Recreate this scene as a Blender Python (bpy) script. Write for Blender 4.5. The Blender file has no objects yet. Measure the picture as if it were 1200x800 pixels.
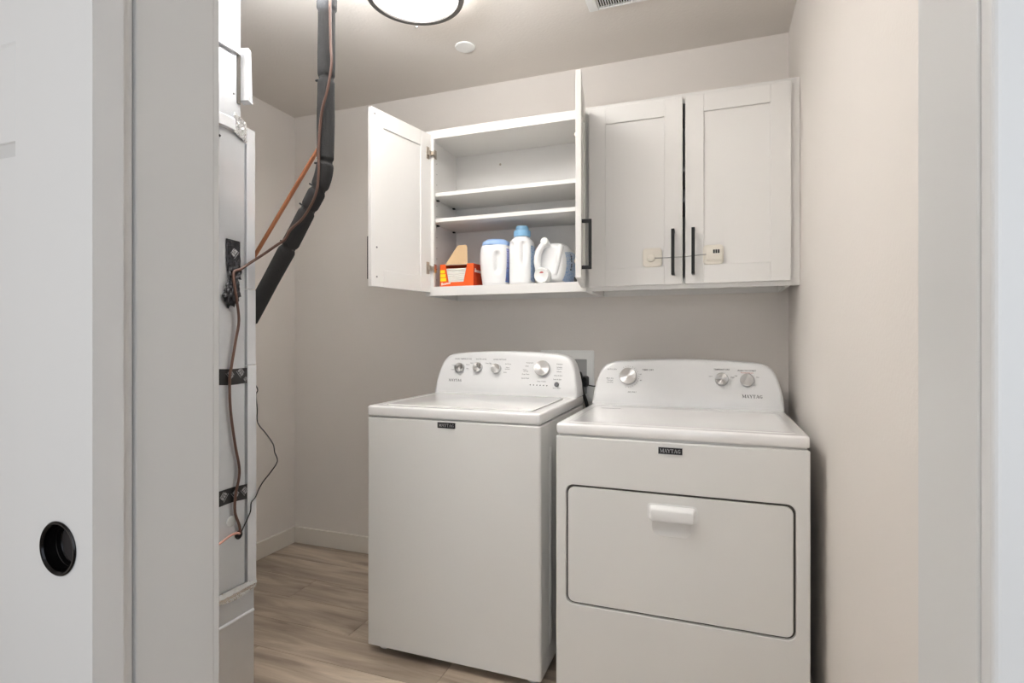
import bpy, bmesh, math, random
from mathutils import Vector, Matrix
PI = math.pi
C = bpy.context.scene.collection
SC = bpy.context.scene
random.seed(7)

# ------------------------------------------------------------------ camera
CAMZ = 1.181
YAW = 0.3517
cd = bpy.data.cameras.new('camera')
cam = bpy.data.objects.new('camera', cd)
C.objects.link(cam)
cam.location = (0, 0, CAMZ)
cam.rotation_euler = (PI / 2, 0, YAW)
cd.sensor_fit = 'HORIZONTAL'
cd.sensor_width = 36.0
cd.lens = 36.0 * 641.18 / 1200.0
cd.shift_y = -3.4 / 1200.0
cd.clip_start = 0.02
SC.camera = cam

# ------------------------------------------------------------------ world, lights, exposure
w = bpy.data.worlds.new('world')
SC.world = w
w.use_nodes = True
w.node_tree.nodes['Background'].inputs['Color'].default_value = (0.80, 0.86, 1.0, 1)
w.node_tree.nodes['Background'].inputs['Strength'].default_value = 0.1
SC.view_settings.view_transform = 'Standard'
SC.view_settings.look = 'None'
SC.view_settings.gamma = 1
SC.view_settings.use_curve_mapping = False
SC.view_settings.exposure = 0.03
LAMP_STRENGTH = 17.0
HALL_FILL_RIGHT_W = 16.5
HALL_FILL_LEFT_W = 12.0
BOUNCE_W = 31.0


def area_light(name, loc, rot, sx, sy, power, col):
    l = bpy.data.lights.new(name, 'AREA')
    l.shape = 'RECTANGLE'
    l.size = sx
    l.size_y = sy
    l.energy = power
    l.color = col
    o = bpy.data.objects.new(name, l)
    o.location = loc
    o.rotation_euler = rot
    C.objects.link(o)
    return o


# added fill lamps in the unseen hall, standing in for daylight behind the camera
area_light('hall_fill_right', (0.55, -1.25, 1.45), (PI / 2, 0, 0.12), 1.6, 1.5, HALL_FILL_RIGHT_W, (0.80, 0.90, 1.0))
area_light('hall_fill_left', (-0.75, -1.25, 1.45), (PI / 2, 0, -0.15), 1.6, 1.5, HALL_FILL_LEFT_W, (1.0, 0.98, 0.96))
# added unseen fill lamp, aimed up to soften the room off the ceiling
area_light('ceiling_bounce_fill', (-1.0, 1.15, 2.2), (PI, 0, 0), 0.5, 0.4, BOUNCE_W, (0.95, 0.975, 1.0))


# ------------------------------------------------------------------ materials
def lin(c):
    c = c / 255.0
    return c / 12.92 if c <= 0.04045 else ((c + 0.055) / 1.055) ** 2.4


def rgb(r, g, b):
    return (lin(r), lin(g), lin(b), 1)


MATS = {}


def mat(name, col, rough=0.5, metal=0.0, noise=0.0, nscale=20.0, bump=0.0, bscale=200.0,
        coat=0.0, emit=None, emit_s=0.0, aniso=0.0, spec=0.5, stretch=None, bdist=0.001):
    if name in MATS:
        return MATS[name]
    m = bpy.data.materials.new(name)
    m.use_nodes = True
    nt = m.node_tree
    b = nt.nodes['Principled BSDF']
    b.inputs['Base Color'].default_value = rgb(*col)
    b.inputs['Roughness'].default_value = rough
    b.inputs['Metallic'].default_value = metal
    b.inputs['Specular IOR Level'].default_value = spec
    if coat:
        b.inputs['Coat Weight'].default_value = coat
        b.inputs['Coat Roughness'].default_value = 0.12
    if emit:
        b.inputs['Emission Color'].default_value = rgb(*emit)
        b.inputs['Emission Strength'].default_value = emit_s
    if aniso:
        b.inputs['Anisotropic'].default_value = aniso
        tg = nt.nodes.new('ShaderNodeTangent')
        tg.direction_type = 'RADIAL'
        tg.axis = 'Z'
        nt.links.new(tg.outputs[0], b.inputs['Tangent'])
    tc = nt.nodes.new('ShaderNodeTexCoord')
    mp = nt.nodes.new('ShaderNodeMapping')
    nt.links.new(tc.outputs['Object'], mp.inputs['Vector'])
    if stretch:
        mp.inputs['Scale'].default_value = stretch
    if noise:
        n = nt.nodes.new('ShaderNodeTexNoise')
        n.inputs['Scale'].default_value = nscale
        n.inputs['Detail'].default_value = 4
        nt.links.new(mp.outputs[0], n.inputs['Vector'])
        r = nt.nodes.new('ShaderNodeMapRange')
        r.inputs['To Min'].default_value = 1 - noise
        r.inputs['To Max'].default_value = 1 + noise
        nt.links.new(n.outputs['Fac'], r.inputs['Value'])
        v = nt.nodes.new('ShaderNodeVectorMath')
        v.operation = 'SCALE'
        v.inputs[0].default_value = rgb(*col)[:3]
        nt.links.new(r.outputs[0], v.inputs['Scale'])
        nt.links.new(v.outputs[0], b.inputs['Base Color'])
    if bump:
        n2 = nt.nodes.new('ShaderNodeTexNoise')
        n2.inputs['Scale'].default_value = bscale
        n2.inputs['Detail'].default_value = 3
        nt.links.new(mp.outputs[0], n2.inputs['Vector'])
        bp = nt.nodes.new('ShaderNodeBump')
        bp.inputs['Strength'].default_value = bump
        bp.inputs['Distance'].default_value = bdist
        nt.links.new(n2.outputs['Fac'], bp.inputs['Height'])
        nt.links.new(bp.outputs[0], b.inputs['Normal'])
    MATS[name] = m
    return m


M_wall = mat('wall_paint', (228, 222, 216), 0.75, noise=0.012, nscale=6, bump=0.3, bscale=130, bdist=0.002)
M_ceil = mat('ceiling_paint', (230, 224, 217), 0.85, noise=0.015, nscale=8, bump=0.3, bscale=90, bdist=0.003)
M_trim = mat('trim_paint', (221, 221, 221), 0.35, bump=0.05, bscale=40)
M_jamb = mat('jamb_paint', (216, 216, 215), 0.40, bump=0.05, bscale=40)
M_base = mat('baseboard_paint', (226, 220, 211), 0.4)
M_cab = mat('cabinet_paint', (229, 227, 224), 0.35)
M_cabin = mat('cabinet_melamine', (228, 226, 223), 0.4)
M_black = mat('matte_black_metal', (22, 21, 20), 0.45, metal=0.3)
M_app = mat('appliance_enamel', (228, 227, 224), 0.28, coat=0.3, bump=0.03, bscale=900)
M_apptop = mat('appliance_enamel_lit_top', (238, 237, 236), 0.2, coat=0.5)  # lighter enamel copy; light reflected by the tops is put into the colour
M_appside = mat('appliance_enamel_side', (228, 227, 225), 0.3, coat=0.3)
M_plast = mat('console_plastic', (226, 226, 226), 0.3, coat=0.2)
M_knob = mat('brushed_aluminium', (188, 187, 186), 0.33, metal=1.0, aniso=1.0)
M_chrome = mat('knob_rim_chrome', (190, 190, 190), 0.2, metal=1.0)
M_gprint = mat('grey_print', (120, 120, 122), 0.6)
M_dprint = mat('dark_print', (50, 50, 54), 0.6)
M_rprint = mat('red_print', (190, 110, 100), 0.6)
M_badge = mat('badge_black', (22, 22, 26), 0.3)
M_silver = mat('badge_silver', (190, 190, 192), 0.35, metal=0.4)
M_foam = mat('insulation_foam', (36, 36, 37), 0.85, noise=0.25, nscale=60, bump=0.8, bscale=220, bdist=0.002)
M_tie = mat('cable_tie_black', (18, 18, 18), 0.5)
M_copper = mat('copper', (170, 112, 80), 0.35, metal=0.6, noise=0.15, nscale=15)
M_brown = mat('brown_cable', (88, 62, 52), 0.5)
M_pink = mat('pink_copper_wire', (196, 150, 138), 0.4)
M_wire = mat('black_wire', (30, 29, 30), 0.5)
M_galv = mat('galvanized_steel', (205, 208, 212), 0.38, metal=0.75, noise=0.06, nscale=14, bump=0.12, bscale=12, bdist=0.004)
M_galv2 = mat('galvanized_edge', (222, 224, 228), 0.35, metal=0.6, noise=0.04, nscale=20)
M_foil = mat('foil_tape', (226, 228, 230), 0.22, metal=0.9, noise=0.08, nscale=60, bump=0.9, bscale=70, bdist=0.004)
M_foil_black = mat('crumpled_black_foil_tape', (48, 48, 52), 0.25, metal=0.3, noise=0.5, nscale=80, bump=1.0, bscale=90, bdist=0.005)
M_tape = mat('black_tape', (28, 27, 28), 0.45, metal=0.1, noise=0.1, nscale=60)
M_tapeprint = mat('tape_print', (150, 150, 152), 0.5)
M_white = mat('white_plastic', (240, 240, 238), 0.35)
M_bottle = mat('bottle_plastic', (242, 242, 242), 0.3, spec=0.5)
M_capb = mat('light_blue_cap', (140, 188, 222), 0.3)
M_lidb = mat('periwinkle_lid', (160, 190, 232), 0.3)
M_orange = mat('orange_card', (232, 92, 24), 0.5)
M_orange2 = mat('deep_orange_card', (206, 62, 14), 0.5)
M_yellow = mat('yellow_print', (250, 214, 10), 0.5)
M_kraft = mat('kraft_card', (200, 170, 132), 0.8, noise=0.04, nscale=40)
M_sheet = mat('dryer_sheets', (236, 234, 228), 0.9, bump=0.3, bscale=60)
M_dark = mat('dark_interior', (30, 24, 20), 0.9)
M_red = mat('red_cap_mark', (190, 80, 80), 0.5)
M_steel = mat('hinge_nickel', (186, 176, 164), 0.3, metal=1.0)
M_boxg = mat('outlet_box_grey', (168, 168, 168), 0.5)
M_pullmetal = mat('flush_pull_black_nickel', (40, 39, 40), 0.22, metal=0.9)
M_pullfloor = mat('flush_pull_cup_floor', (74, 70, 70), 0.45, metal=0.5)
M_rim = mat('lamp_rim_grey', (92, 89, 86), 0.4, metal=0.4)
M_glow = mat('lamp_diffuser', (255, 250, 242), 0.5, emit=(255, 253, 250), emit_s=LAMP_STRENGTH)
M_gap = mat('seam_shade', (84, 80, 75), 0.8)  # dark tone that paints the shade inside gaps and holes
M_patch = mat('lock_pad_plastic', (228, 222, 210), 0.4)
M_cord = mat('lock_cable', (150, 148, 146), 0.4)
M_button = mat('start_button_grey', (96, 96, 98), 0.35, metal=0.4)


def wood_material():
    m = bpy.data.materials.new('vinyl_oak_plank')
    m.use_nodes = True
    nt = m.node_tree
    b = nt.nodes['Principled BSDF']
    b.inputs['Roughness'].default_value = 0.42
    geo = nt.nodes.new('ShaderNodeNewGeometry')
    oi = nt.nodes.new('ShaderNodeObjectInfo')
    off = nt.nodes.new('ShaderNodeVectorMath')
    off.operation = 'SCALE'
    off.inputs[0].default_value = (13.0, 7.0, 5.0)
    nt.links.new(oi.outputs['Random'], off.inputs['Scale'])
    add = nt.nodes.new('ShaderNodeVectorMath')
    add.operation = 'ADD'
    nt.links.new(geo.outputs['Position'], add.inputs[0])
    nt.links.new(off.outputs[0], add.inputs[1])
    mp = nt.nodes.new('ShaderNodeMapping')
    mp.inputs['Scale'].default_value = (1.3, 9.0, 9.0)
    nt.links.new(add.outputs[0], mp.inputs['Vector'])
    n = nt.nodes.new('ShaderNodeTexNoise')
    n.inputs['Scale'].default_value = 1.6
    n.inputs['Detail'].default_value = 6
    n.inputs['Distortion'].default_value = 0.9
    nt.links.new(mp.outputs[0], n.inputs['Vector'])
    cr = nt.nodes.new('ShaderNodeValToRGB')
    e = cr.color_ramp.elements
    e[0].position = 0.30
    e[0].color = rgb(142, 127, 112)
    e[1].position = 0.70
    e[1].color = rgb(204, 188, 170)
    x = cr.color_ramp.elements.new(0.5)
    x.color = rgb(175, 159, 142)
    nt.links.new(n.outputs['Fac'], cr.inputs['Fac'])
    mp2 = nt.nodes.new('ShaderNodeMapping')
    mp2.inputs['Scale'].default_value = (5, 150, 150)
    nt.links.new(add.outputs[0], mp2.inputs['Vector'])
    n2 = nt.nodes.new('ShaderNodeTexNoise')
    n2.inputs['Scale'].default_value = 1.0
    n2.inputs['Detail'].default_value = 4
    nt.links.new(mp2.outputs[0], n2.inputs['Vector'])
    mr = nt.nodes.new('ShaderNodeMapRange')
    mr.inputs['To Min'].default_value = 0.80
    mr.inputs['To Max'].default_value = 1.14
    nt.links.new(n2.outputs['Fac'], mr.inputs['Value'])
    mr2 = nt.nodes.new('ShaderNodeMapRange')
    mr2.inputs['To Min'].default_value = 0.90
    mr2.inputs['To Max'].default_value = 1.08
    nt.links.new(oi.outputs['Random'], mr2.inputs['Value'])
    mu = nt.nodes.new('ShaderNodeMath')
    mu.operation = 'MULTIPLY'
    nt.links.new(mr.outputs[0], mu.inputs[0])
    nt.links.new(mr2.outputs[0], mu.inputs[1])
    sc = nt.nodes.new('ShaderNodeVectorMath')
    sc.operation = 'SCALE'
    nt.links.new(cr.outputs['Color'], sc.inputs[0])
    nt.links.new(mu.outputs[0], sc.inputs['Scale'])
    nt.links.new(sc.outputs[0], b.inputs['Base Color'])
    bp = nt.nodes.new('ShaderNodeBump')
    bp.inputs['Strength'].default_value = 0.12
    bp.inputs['Distance'].default_value = 0.001
    nt.links.new(n2.outputs['Fac'], bp.inputs['Height'])
    nt.links.new(bp.outputs[0], b.inputs['Normal'])
    return m


M_wood = wood_material()


def label_material(name, c0, c1, marks):
    """printed bottle label: vertical colour blend with rows of small print"""
    m = bpy.data.materials.new(name)
    m.use_nodes = True
    nt = m.node_tree
    b = nt.nodes['Principled BSDF']
    b.inputs['Roughness'].default_value = 0.35
    tc = nt.nodes.new('ShaderNodeTexCoord')
    sp = nt.nodes.new('ShaderNodeSeparateXYZ')
    nt.links.new(tc.outputs['Generated'], sp.inputs[0])
    cr = nt.nodes.new('ShaderNodeValToRGB')
    cr.color_ramp.elements[0].color = rgb(*c0)
    cr.color_ramp.elements[1].color = rgb(*c1)
    nt.links.new(sp.outputs['Z'], cr.inputs['Fac'])
    mp = nt.nodes.new('ShaderNodeMapping')
    mp.inputs['Scale'].default_value = (6, 6, 26)
    nt.links.new(tc.outputs['Generated'], mp.inputs['Vector'])
    n = nt.nodes.new('ShaderNodeTexNoise')
    n.inputs['Scale'].default_value = 1.0
    n.inputs['Detail'].default_value = 3
    nt.links.new(mp.outputs[0], n.inputs['Vector'])
    r = nt.nodes.new('ShaderNodeValToRGB')
    r.color_ramp.elements[0].position = 0.50
    r.color_ramp.elements[1].position = 0.60
    nt.links.new(n.outputs['Fac'], r.inputs['Fac'])
    mix = nt.nodes.new('ShaderNodeMix')
    mix.data_type = 'RGBA'
    nt.links.new(r.outputs['Color'], mix.inputs['Factor'])
    nt.links.new(cr.outputs['Color'], mix.inputs['A'])
    mix.inputs['B'].default_value = rgb(*marks)
    nt.links.new(mix.outputs['Result'], b.inputs['Base Color'])
    return m


M_lab1 = label_material('tub_label', (96, 140, 205), (178, 184, 226), (130, 124, 176))
M_lab2 = label_material('bottle_label', (186, 198, 226), (196, 214, 234), (110, 160, 210))
M_lab3 = label_material('jug_label', (180, 200, 230), (206, 216, 228), (150, 184, 224))


# ------------------------------------------------------------------ helpers
ORG = {}


def finish(bm, name, m, smooth=False, sharp=0.6):
    bmesh.ops.recalc_face_normals(bm, faces=bm.faces)
    me = bpy.data.meshes.new(name)
    if smooth:
        for f in bm.faces:
            f.smooth = True
        for e in bm.edges:
            if len(e.link_faces) == 2 and e.calc_face_angle(0) > sharp:
                e.smooth = False
    bm.to_mesh(me)
    bm.free()
    if m:
        me.materials.append(m)
    return me


def part(name, bm, m, parent=None, org=None, smooth=False, sharp=0.6, local=False, **props):
    """one mesh object; bm in world coordinates (or the parent's, with local=True)"""
    if local:
        o = bpy.data.objects.new(name, finish(bm, name, m, smooth, sharp))
        o.parent = parent
        if org:
            o.location = org
        C.objects.link(o)
        for k, v in props.items():
            o[k] = v
        return o
    po = ORG[parent.name] if parent else Vector((0, 0, 0))
    if org is None:
        if parent:
            org = po
        else:
            vs = [v.co for v in bm.verts]
            org = Vector(((min(v.x for v in vs) + max(v.x for v in vs)) / 2,
                          (min(v.y for v in vs) + max(v.y for v in vs)) / 2,
                          min(v.z for v in vs)))
    org = Vector(org)
    bmesh.ops.translate(bm, verts=bm.verts, vec=-org)
    o = bpy.data.objects.new(name, finish(bm, name, m, smooth, sharp))
    o.parent = parent
    o.location = org - po
    C.objects.link(o)
    ORG[o.name] = org
    for k, v in props.items():
        o[k] = v
    return o


def thing(name, label, category, loc, group=None):
    o = bpy.data.objects.new(name, None)
    o.empty_display_size = 0.05
    o.location = loc
    C.objects.link(o)
    ORG[o.name] = Vector(loc)
    o['label'] = label
    o['category'] = category
    if group:
        o['group'] = group
    return o


def struct(name, bm, m, parent=None, **k):
    o = part(name, bm, m, parent, **k)
    if parent is None:
        o['kind'] = 'structure'
    return o


def box(bm, x0, x1, y0, y1, z0, z1, bev=0.0, seg=1):
    r = bmesh.ops.create_cube(bm, size=1.0)
    vs = r['verts']
    for v in vs:
        v.co = Vector((x0 + (v.co.x + .5) * (x1 - x0), y0 + (v.co.y + .5) * (y1 - y0), z0 + (v.co.z + .5) * (z1 - z0)))
    if bev:
        es = list({e for v in vs for e in v.link_edges})
        bmesh.ops.bevel(bm, geom=es, offset=bev, segments=seg, profile=0.5, affect='EDGES')
    return bm


def B(*a, **k):
    return box(bmesh.new(), *a, **k)


def loft(bm, loops, cap0=True, cap1=True, close=True):
    rings = [[bm.verts.new(p) for p in L] for L in loops]
    n = len(rings[0])
    for a, b in zip(rings[:-1], rings[1:]):
        for i in range(n if close else n - 1):
            j = (i + 1) % n
            bm.faces.new((a[i], a[j], b[j], b[i]))
    if cap0:
        bm.faces.new(rings[0][::-1])
    if cap1:
        bm.faces.new(rings[-1])
    return bm


def rrect(a0, a1, b0, b1, r, seg=5):
    pts = []
    for cx_, cy_, s in ((a1 - r, b1 - r, 0), (a0 + r, b1 - r, 1), (a0 + r, b0 + r, 2), (a1 - r, b0 + r, 3)):
        for k in range(seg + 1):
            t = (s + k / seg) * PI / 2
            pts.append((cx_ + r * math.cos(t), cy_ + r * math.sin(t)))
    return pts


def XZ(pts, y):
    return [Vector((p[0], y, p[1])) for p in pts]


def XY(pts, z):
    return [Vector((p[0], p[1], z)) for p in pts]


def YZ(pts, x):
    return [Vector((x, p[0], p[1])) for p in pts]


def lathe(bm, prof, seg=32, mtx=None, cap0=True, cap1=True):
    """prof: (r, z) along local Z"""
    loops = []
    for r, z in prof:
        L = [Vector((r * math.cos(2 * PI * k / seg), r * math.sin(2 * PI * k / seg), z)) for k in range(seg)]
        if mtx:
            L = [mtx @ p for p in L]
        loops.append(L)
    return loft(bm, loops, cap0, cap1)


def catmull(P, n=6):
    P = [Vector(p) for p in P]
    out = []
    Q = [P[0] * 2 - P[1]] + P + [P[-1] * 2 - P[-2]]
    for i in range(1, len(Q) - 2):
        p0, p1, p2, p3 = Q[i - 1:i + 3]
        for k in range(n):
            t = k / n
            out.append(0.5 * ((2 * p1) + (-p0 + p2) * t + (2 * p0 - 5 * p1 + 4 * p2 - p3) * t * t + (-p0 + 3 * p1 - 3 * p2 + p3) * t ** 3))
    out.append(P[-1])
    return out


def tube(bm, P, r, seg=10, n=6, smooth=True, rf=None):
    pts = catmull(P, n) if smooth else [Vector(p) for p in P]
    loops = []
    up = Vector((0.3, 0.9, 0.2)).normalized()
    m = len(pts)
    for i, p in enumerate(pts):
        t = (pts[min(i + 1, m - 1)] - pts[max(i - 1, 0)]).normalized()
        a = (up - t * up.dot(t)).normalized()
        up = a
        b = t.cross(a)
        rr = rf(i / (m - 1)) if rf else r
        loops.append([p + (a * math.cos(2 * PI * k / seg) + b * math.sin(2 * PI * k / seg)) * rr for k in range(seg)])
    return loft(bm, loops)


def text_bm(s, size, depth=0.0002, shear=0.0, bold=0.0, align='CENTER', spacing=1.0):
    """flat lettering as a mesh in local XY, centred"""
    cu = bpy.data.curves.new('t', 'FONT')
    cu.body = s
    cu.size = size
    cu.extrude = depth
    cu.shear = shear
    cu.offset = bold
    cu.align_x = align
    cu.align_y = 'CENTER'
    cu.space_character = spacing
    cu.resolution_u = 2
    o = bpy.data.objects.new('t', cu)
    C.objects.link(o)
    dg = bpy.context.evaluated_depsgraph_get()
    me = bpy.data.meshes.new_from_object(o.evaluated_get(dg))
    bm = bmesh.new()
    bm.from_mesh(me)
    bpy.data.objects.remove(o)
    bpy.data.curves.remove(cu)
    bpy.data.meshes.remove(me)
    return bm


def merge(bm, other, mtx):
    me = bpy.data.meshes.new('tmp')
    bmesh.ops.transform(other, matrix=mtx, verts=other.verts)
    other.to_mesh(me)
    other.free()
    bm.from_mesh(me)
    bpy.data.meshes.remove(me)
    return bm


# serif capitals for the appliance name: strokes on a 1-high grid, (x0,y0,x1,y1,width)
GL = {
    'M': (1.05, [(.14, 0, .14, 1, .07), (.14, 1, .52, .12, .17), (.52, .12, .90, 1, .07), (.90, 0, .90, 1, .18)], [(.14, 0), (.90, 0), (.10, 1), (.94, 1)]),
    'A': (.90, [(.10, 0, .44, 1, .07), (.44, 1, .80, 0, .18), (.22, .33, .66, .33, .07)], [(.10, 0), (.80, 0)]),
    'Y': (.88, [(.08, 1, .44, .48, .18), (.82, 1, .44, .48, .07), (.44, 0, .44, .5, .18)], [(.44, 0), (.10, 1), (.80, 1)]),
    'T': (.82, [(.40, 0, .40, 1, .18), (.06, .965, .74, .965, .07), (.07, .78, .07, 1, .06), (.73, .78, .73, 1, .06)], [(.40, 0)]),
    'G': (.90, [(.20, .22, .20, .78, .18), (.22, .80, .48, .97, .08), (.48, .97, .74, .84, .07), (.74, .70, .74, .98, .06),
                (.22, .20, .48, .03, .08), (.48, .03, .72, .10, .07), (.72, .04, .72, .44, .15), (.54, .44, .84, .44, .06)], []),
}


def serif_word(word, h, depth=0.0005):
    bm = bmesh.new()
    x = 0.0
    for ch in word:
        adv, st, se = GL[ch]
        segs = list(st) + [(sx - .16, sy if sy else .03, sx + .16, sy if sy else .03, .06) for sx, sy in se]
        for (a, b_, c, d, wd) in segs:
            if b_ == 1 and d == 1:
                b_ = d = .97
            v = Vector((c - a, d - b_, 0))
            n = Vector((-v.y, v.x, 0)).normalized() * wd / 2
            p, q = Vector((a + x, b_, 0)), Vector((c + x, d, 0))
            P4 = [p + n, p - n, q - n, q + n]
            for pp in P4:
                pp.y = min(1, max(0, pp.y))
            loft(bm, [[Vector((pp.x * h, pp.y * h, 0)) for pp in P4], [Vector((pp.x * h, pp.y * h, depth)) for pp in P4]])
        x += adv + .06
    W = (x - .06) * h
    bmesh.ops.translate(bm, verts=bm.verts, vec=(-W / 2, -h / 2, 0))
    return bm, W


def face_matrix(x, y, z, tilt=0.0, rotz=0.0, spin=0.0):
    """local XY -> plane facing -Y at (x,y,z), leaning back by tilt"""
    return Matrix.Translation((x, y, z)) @ Matrix.Rotation(rotz, 4, 'Z') @ Matrix.Rotation(PI / 2 - tilt, 4, 'X') @ Matrix.Rotation(spin, 4, 'Z')


# ------------------------------------------------------------------ the setting
XL, XR, YB, YF0, YF1, H = -2.288, 0.299, 2.558, 0.461, 0.577, 2.467
OX0, OX1 = -0.650, 0.170          # the doorway between its jambs
HX0, HX1, HY0 = -1.9, 1.5, -1.6    # the hall the camera stands in

struct('wall_back', B(XL - .1, XR + .1, YB, YB + .1, 0, H), M_wall)
struct('wall_left', B(XL - .1, XL, YF1, YB, 0, H), M_wall)
struct('wall_right', B(XR, XR + .1, YF1, YB, 0, H), M_wall)
bm = bmesh.new()
box(bm, HX0, OX0 - .018, YF0, YF1, 0, H)
box(bm, OX1 + .018, HX1, YF0, YF1, 0, H)
box(bm, OX0 - .018, OX1 + .018, YF0, YF1, 2.078, H)
box(bm, XL - .1, HX0, YF0, YF1, 0, H)
struct('wall_front', bm, M_wall)
struct('ceiling', B(XL - .1, HX1, HY0, YB + .1, H, H + .08), M_ceil)
# hall shell
struct('wall_hall_right', B(HX1, HX1 + .1, HY0, YF0, 0, H), M_wall)
struct('wall_hall_left', B(HX0 - .1, HX0, HY0, YF0, 0, H), M_wall)
bm = bmesh.new()
box(bm, HX0, -0.4, HY0 - .1, HY0, 0, H)
box(bm, HX0, HX1, HY0 - .1, HY0, 0, 0.6)
box(bm, HX0, HX1, HY0 - .1, HY0, 2.25, H)
struct('wall_hall_back', bm, M_wall)

fl = struct('floor', B(XL - .1, HX1, HY0 - .1, YB + .1, -.06, -.004), M_dark)
# planks run along X; row edges at 2.18 - k*0.18
row = 0
y1 = 2.18 + 0.18 * 3
joint0 = {2.18: -1.82}
while y1 > HY0:
    y0 = y1 - 0.18
    ya, yb = max(y0, HY0), min(y1, YB)
    if yb - ya > 0.01:
        xstart = -1.82 if abs(y1 - 2.18) < 1e-6 else -1.82 + (0.47 * row) % 1.22 - 0.2
        xs = [xstart + 1.22 * k for k in range(-4, 5)]
        lo = XL if ya > YF0 else HX0
        hi = XR if ya > YF0 else HX1
        for a in xs:
            x0, x1 = max(a, lo), min(a + 1.22, hi)
            if x1 - x0 > 0.02:
                struct('plank', B(x0 + .0006, x1 - .0006, ya + .0006, yb - .0006, -.004, 0, bev=.0008), M_wood, fl)
    y1 = y0
    row += 1


def profile_board(x0, x1, y0, y1, z0, z1, e=0.006):
    return B(x0, x1, y0, y1, z0, z1, bev=e * .6, seg=2)


struct('baseboard_back', B(XL + .0, XR - .0, YB - .014, YB, 0, .092, bev=.002), M_base)
struct('baseboard_left', B(XL, XL + .014, YF1, YB - .014, 0, .092, bev=.002), M_base)
struct('baseboard_right', B(XR - .014, XR, YF1, YB - .014, 0, .092, bev=.002), M_base)
struct('baseboard_front', B(XL + .014, OX0 - .09, YF1, YF1 + .014, 0, .092, bev=.002), M_base)

# door lining (jambs) and casings
bm = bmesh.new()
box(bm, OX0 - .018, OX0, YF0 + .0, YF1 - .0075, 0, 2.06, bev=.0015, seg=2)
struct('trim_1', bm, M_jamb)
struct('trim_2', B(OX1, OX1 + .018, YF0, YF1, 0, 2.06, bev=.0012, seg=2), M_jamb)
struct('trim_3', B(OX0 - .018, OX1 + .018, YF0, YF1, 2.06, 2.078), M_jamb)
struct('trim_4', B(OX0 - .085, OX0 - .004, YF0 - .018, YF0, 0, 2.14, bev=.003, seg=3), M_trim)
struct('trim_5', B(OX1 + .0008, OX1 + .095, YF0 - .020, YF0, 0, 2.14, bev=.0045, seg=4), M_trim)
struct('trim_6', B(OX0 - .004, OX1 + .005, YF0 - .018, YF0, 2.065, 2.14, bev=.003, seg=3), M_trim)
# inner-room casing edge on the left jamb
struct('trim_7', B(OX0 - .06, OX0 - .0015, YF1 - .0075, YF1 + .004, 0, 2.10, bev=.002, seg=2), M_jamb)

# sliding door on the hall side of the wall, slid open to the left
DY0, DY1, DX1, DX0 = 0.4056, 0.4395, -0.640, -1.50
d1 = bpy.data.objects.new('door_1', None)
d1.location = (DX1, DY1, 0.012)
C.objects.link(d1)
ORG['door_1'] = Vector(d1.location)
d1['kind'] = 'structure'
ST = 0.135
PX, PZ, PR = -0.697, 0.943, 0.0285
bm = bmesh.new()
box(bm, DX1 - ST, DX1, DY0, DY1, .012, PZ - .06)
box(bm, DX1 - ST, DX1, DY0, DY1, PZ + .06, 2.09)


RA = sorted([2 * PI * k / 64 + .01 for k in range(64)] + [math.atan2(c_, a_) % (2 * PI) for a_ in (DX1 - PX, DX1 - ST - PX) for c_ in (.06, -.06)])


def hole_ring(r, y):
    return [Vector((PX + r * math.cos(a_), y, PZ + r * math.sin(a_))) for a_ in RA]


def rect_ring(x0, x1, z0, z1, y):
    L = []
    for a_ in RA:
        c_, s_ = math.cos(a_), math.sin(a_)
        tt = min(((x1 if c_ > 0 else x0) - PX) / c_, ((z1 if s_ > 0 else z0) - PZ) / s_)
        L.append(Vector((PX + c_ * tt, y, PZ + s_ * tt)))
    return L


loft(bm, [rect_ring(DX1 - ST, DX1, PZ - .06, PZ + .06, DY1), rect_ring(DX1 - ST, DX1, PZ - .06, PZ + .06, DY0), hole_ring(PR, DY0), hole_ring(PR, DY1 - .004)], True, True)
struct('stile', bm, M_trim, d1)
struct('stile', B(DX0, DX0 + ST, DY0, DY1, .012, 2.09, bev=.0012), M_trim, d1)
for (a, b) in ((.012, .25), (1.414, 1.53), (1.97, 2.09)):
    struct('rail', B(DX0 + ST, DX1 - ST, DY0, DY1, a, b, bev=.0012), M_trim, d1)
for (a, b) in ((.25, 1.414), (1.53, 1.97)):
    bm = bmesh.new()
    x0, x1 = DX0 + ST, DX1 - ST
    L = [XZ(rrect(x0 + i, x1 - i, a + i, b - i, .0005, 1), y) for i, y in ((0, DY1 - .012), (0, DY0 + .002), (.012, DY0 + .010), (.03, DY0 + .010))]
    loft(bm, L)
    struct('door_panel', bm, M_trim, d1)
# flush cup pull
mt = face_matrix(PX, DY0, PZ)
bm = lathe(bmesh.new(), [(PR, -.0001), (.0305, .0), (.0310, .0012), (.0296, .0024), (.0276, .0020), (.0262, .0002), (.0258, -.0030), (.0258, -.0120), (.0250, -.0124), (.0250, -.0170), (.0240, -.0185)], 64, mt, False, False)
fp = struct('flush_pull', bm, M_pullmetal, d1, smooth=True, sharp=.5)
fp['label'] = 'round black metal flush cup pull'
struct('cup_floor', lathe(bmesh.new(), [(.0242, -.0186), (.0242, -.0180), (.001, -.0180)], 48, mt, False, True), M_pullfloor, fp, smooth=True, sharp=.5)


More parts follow.
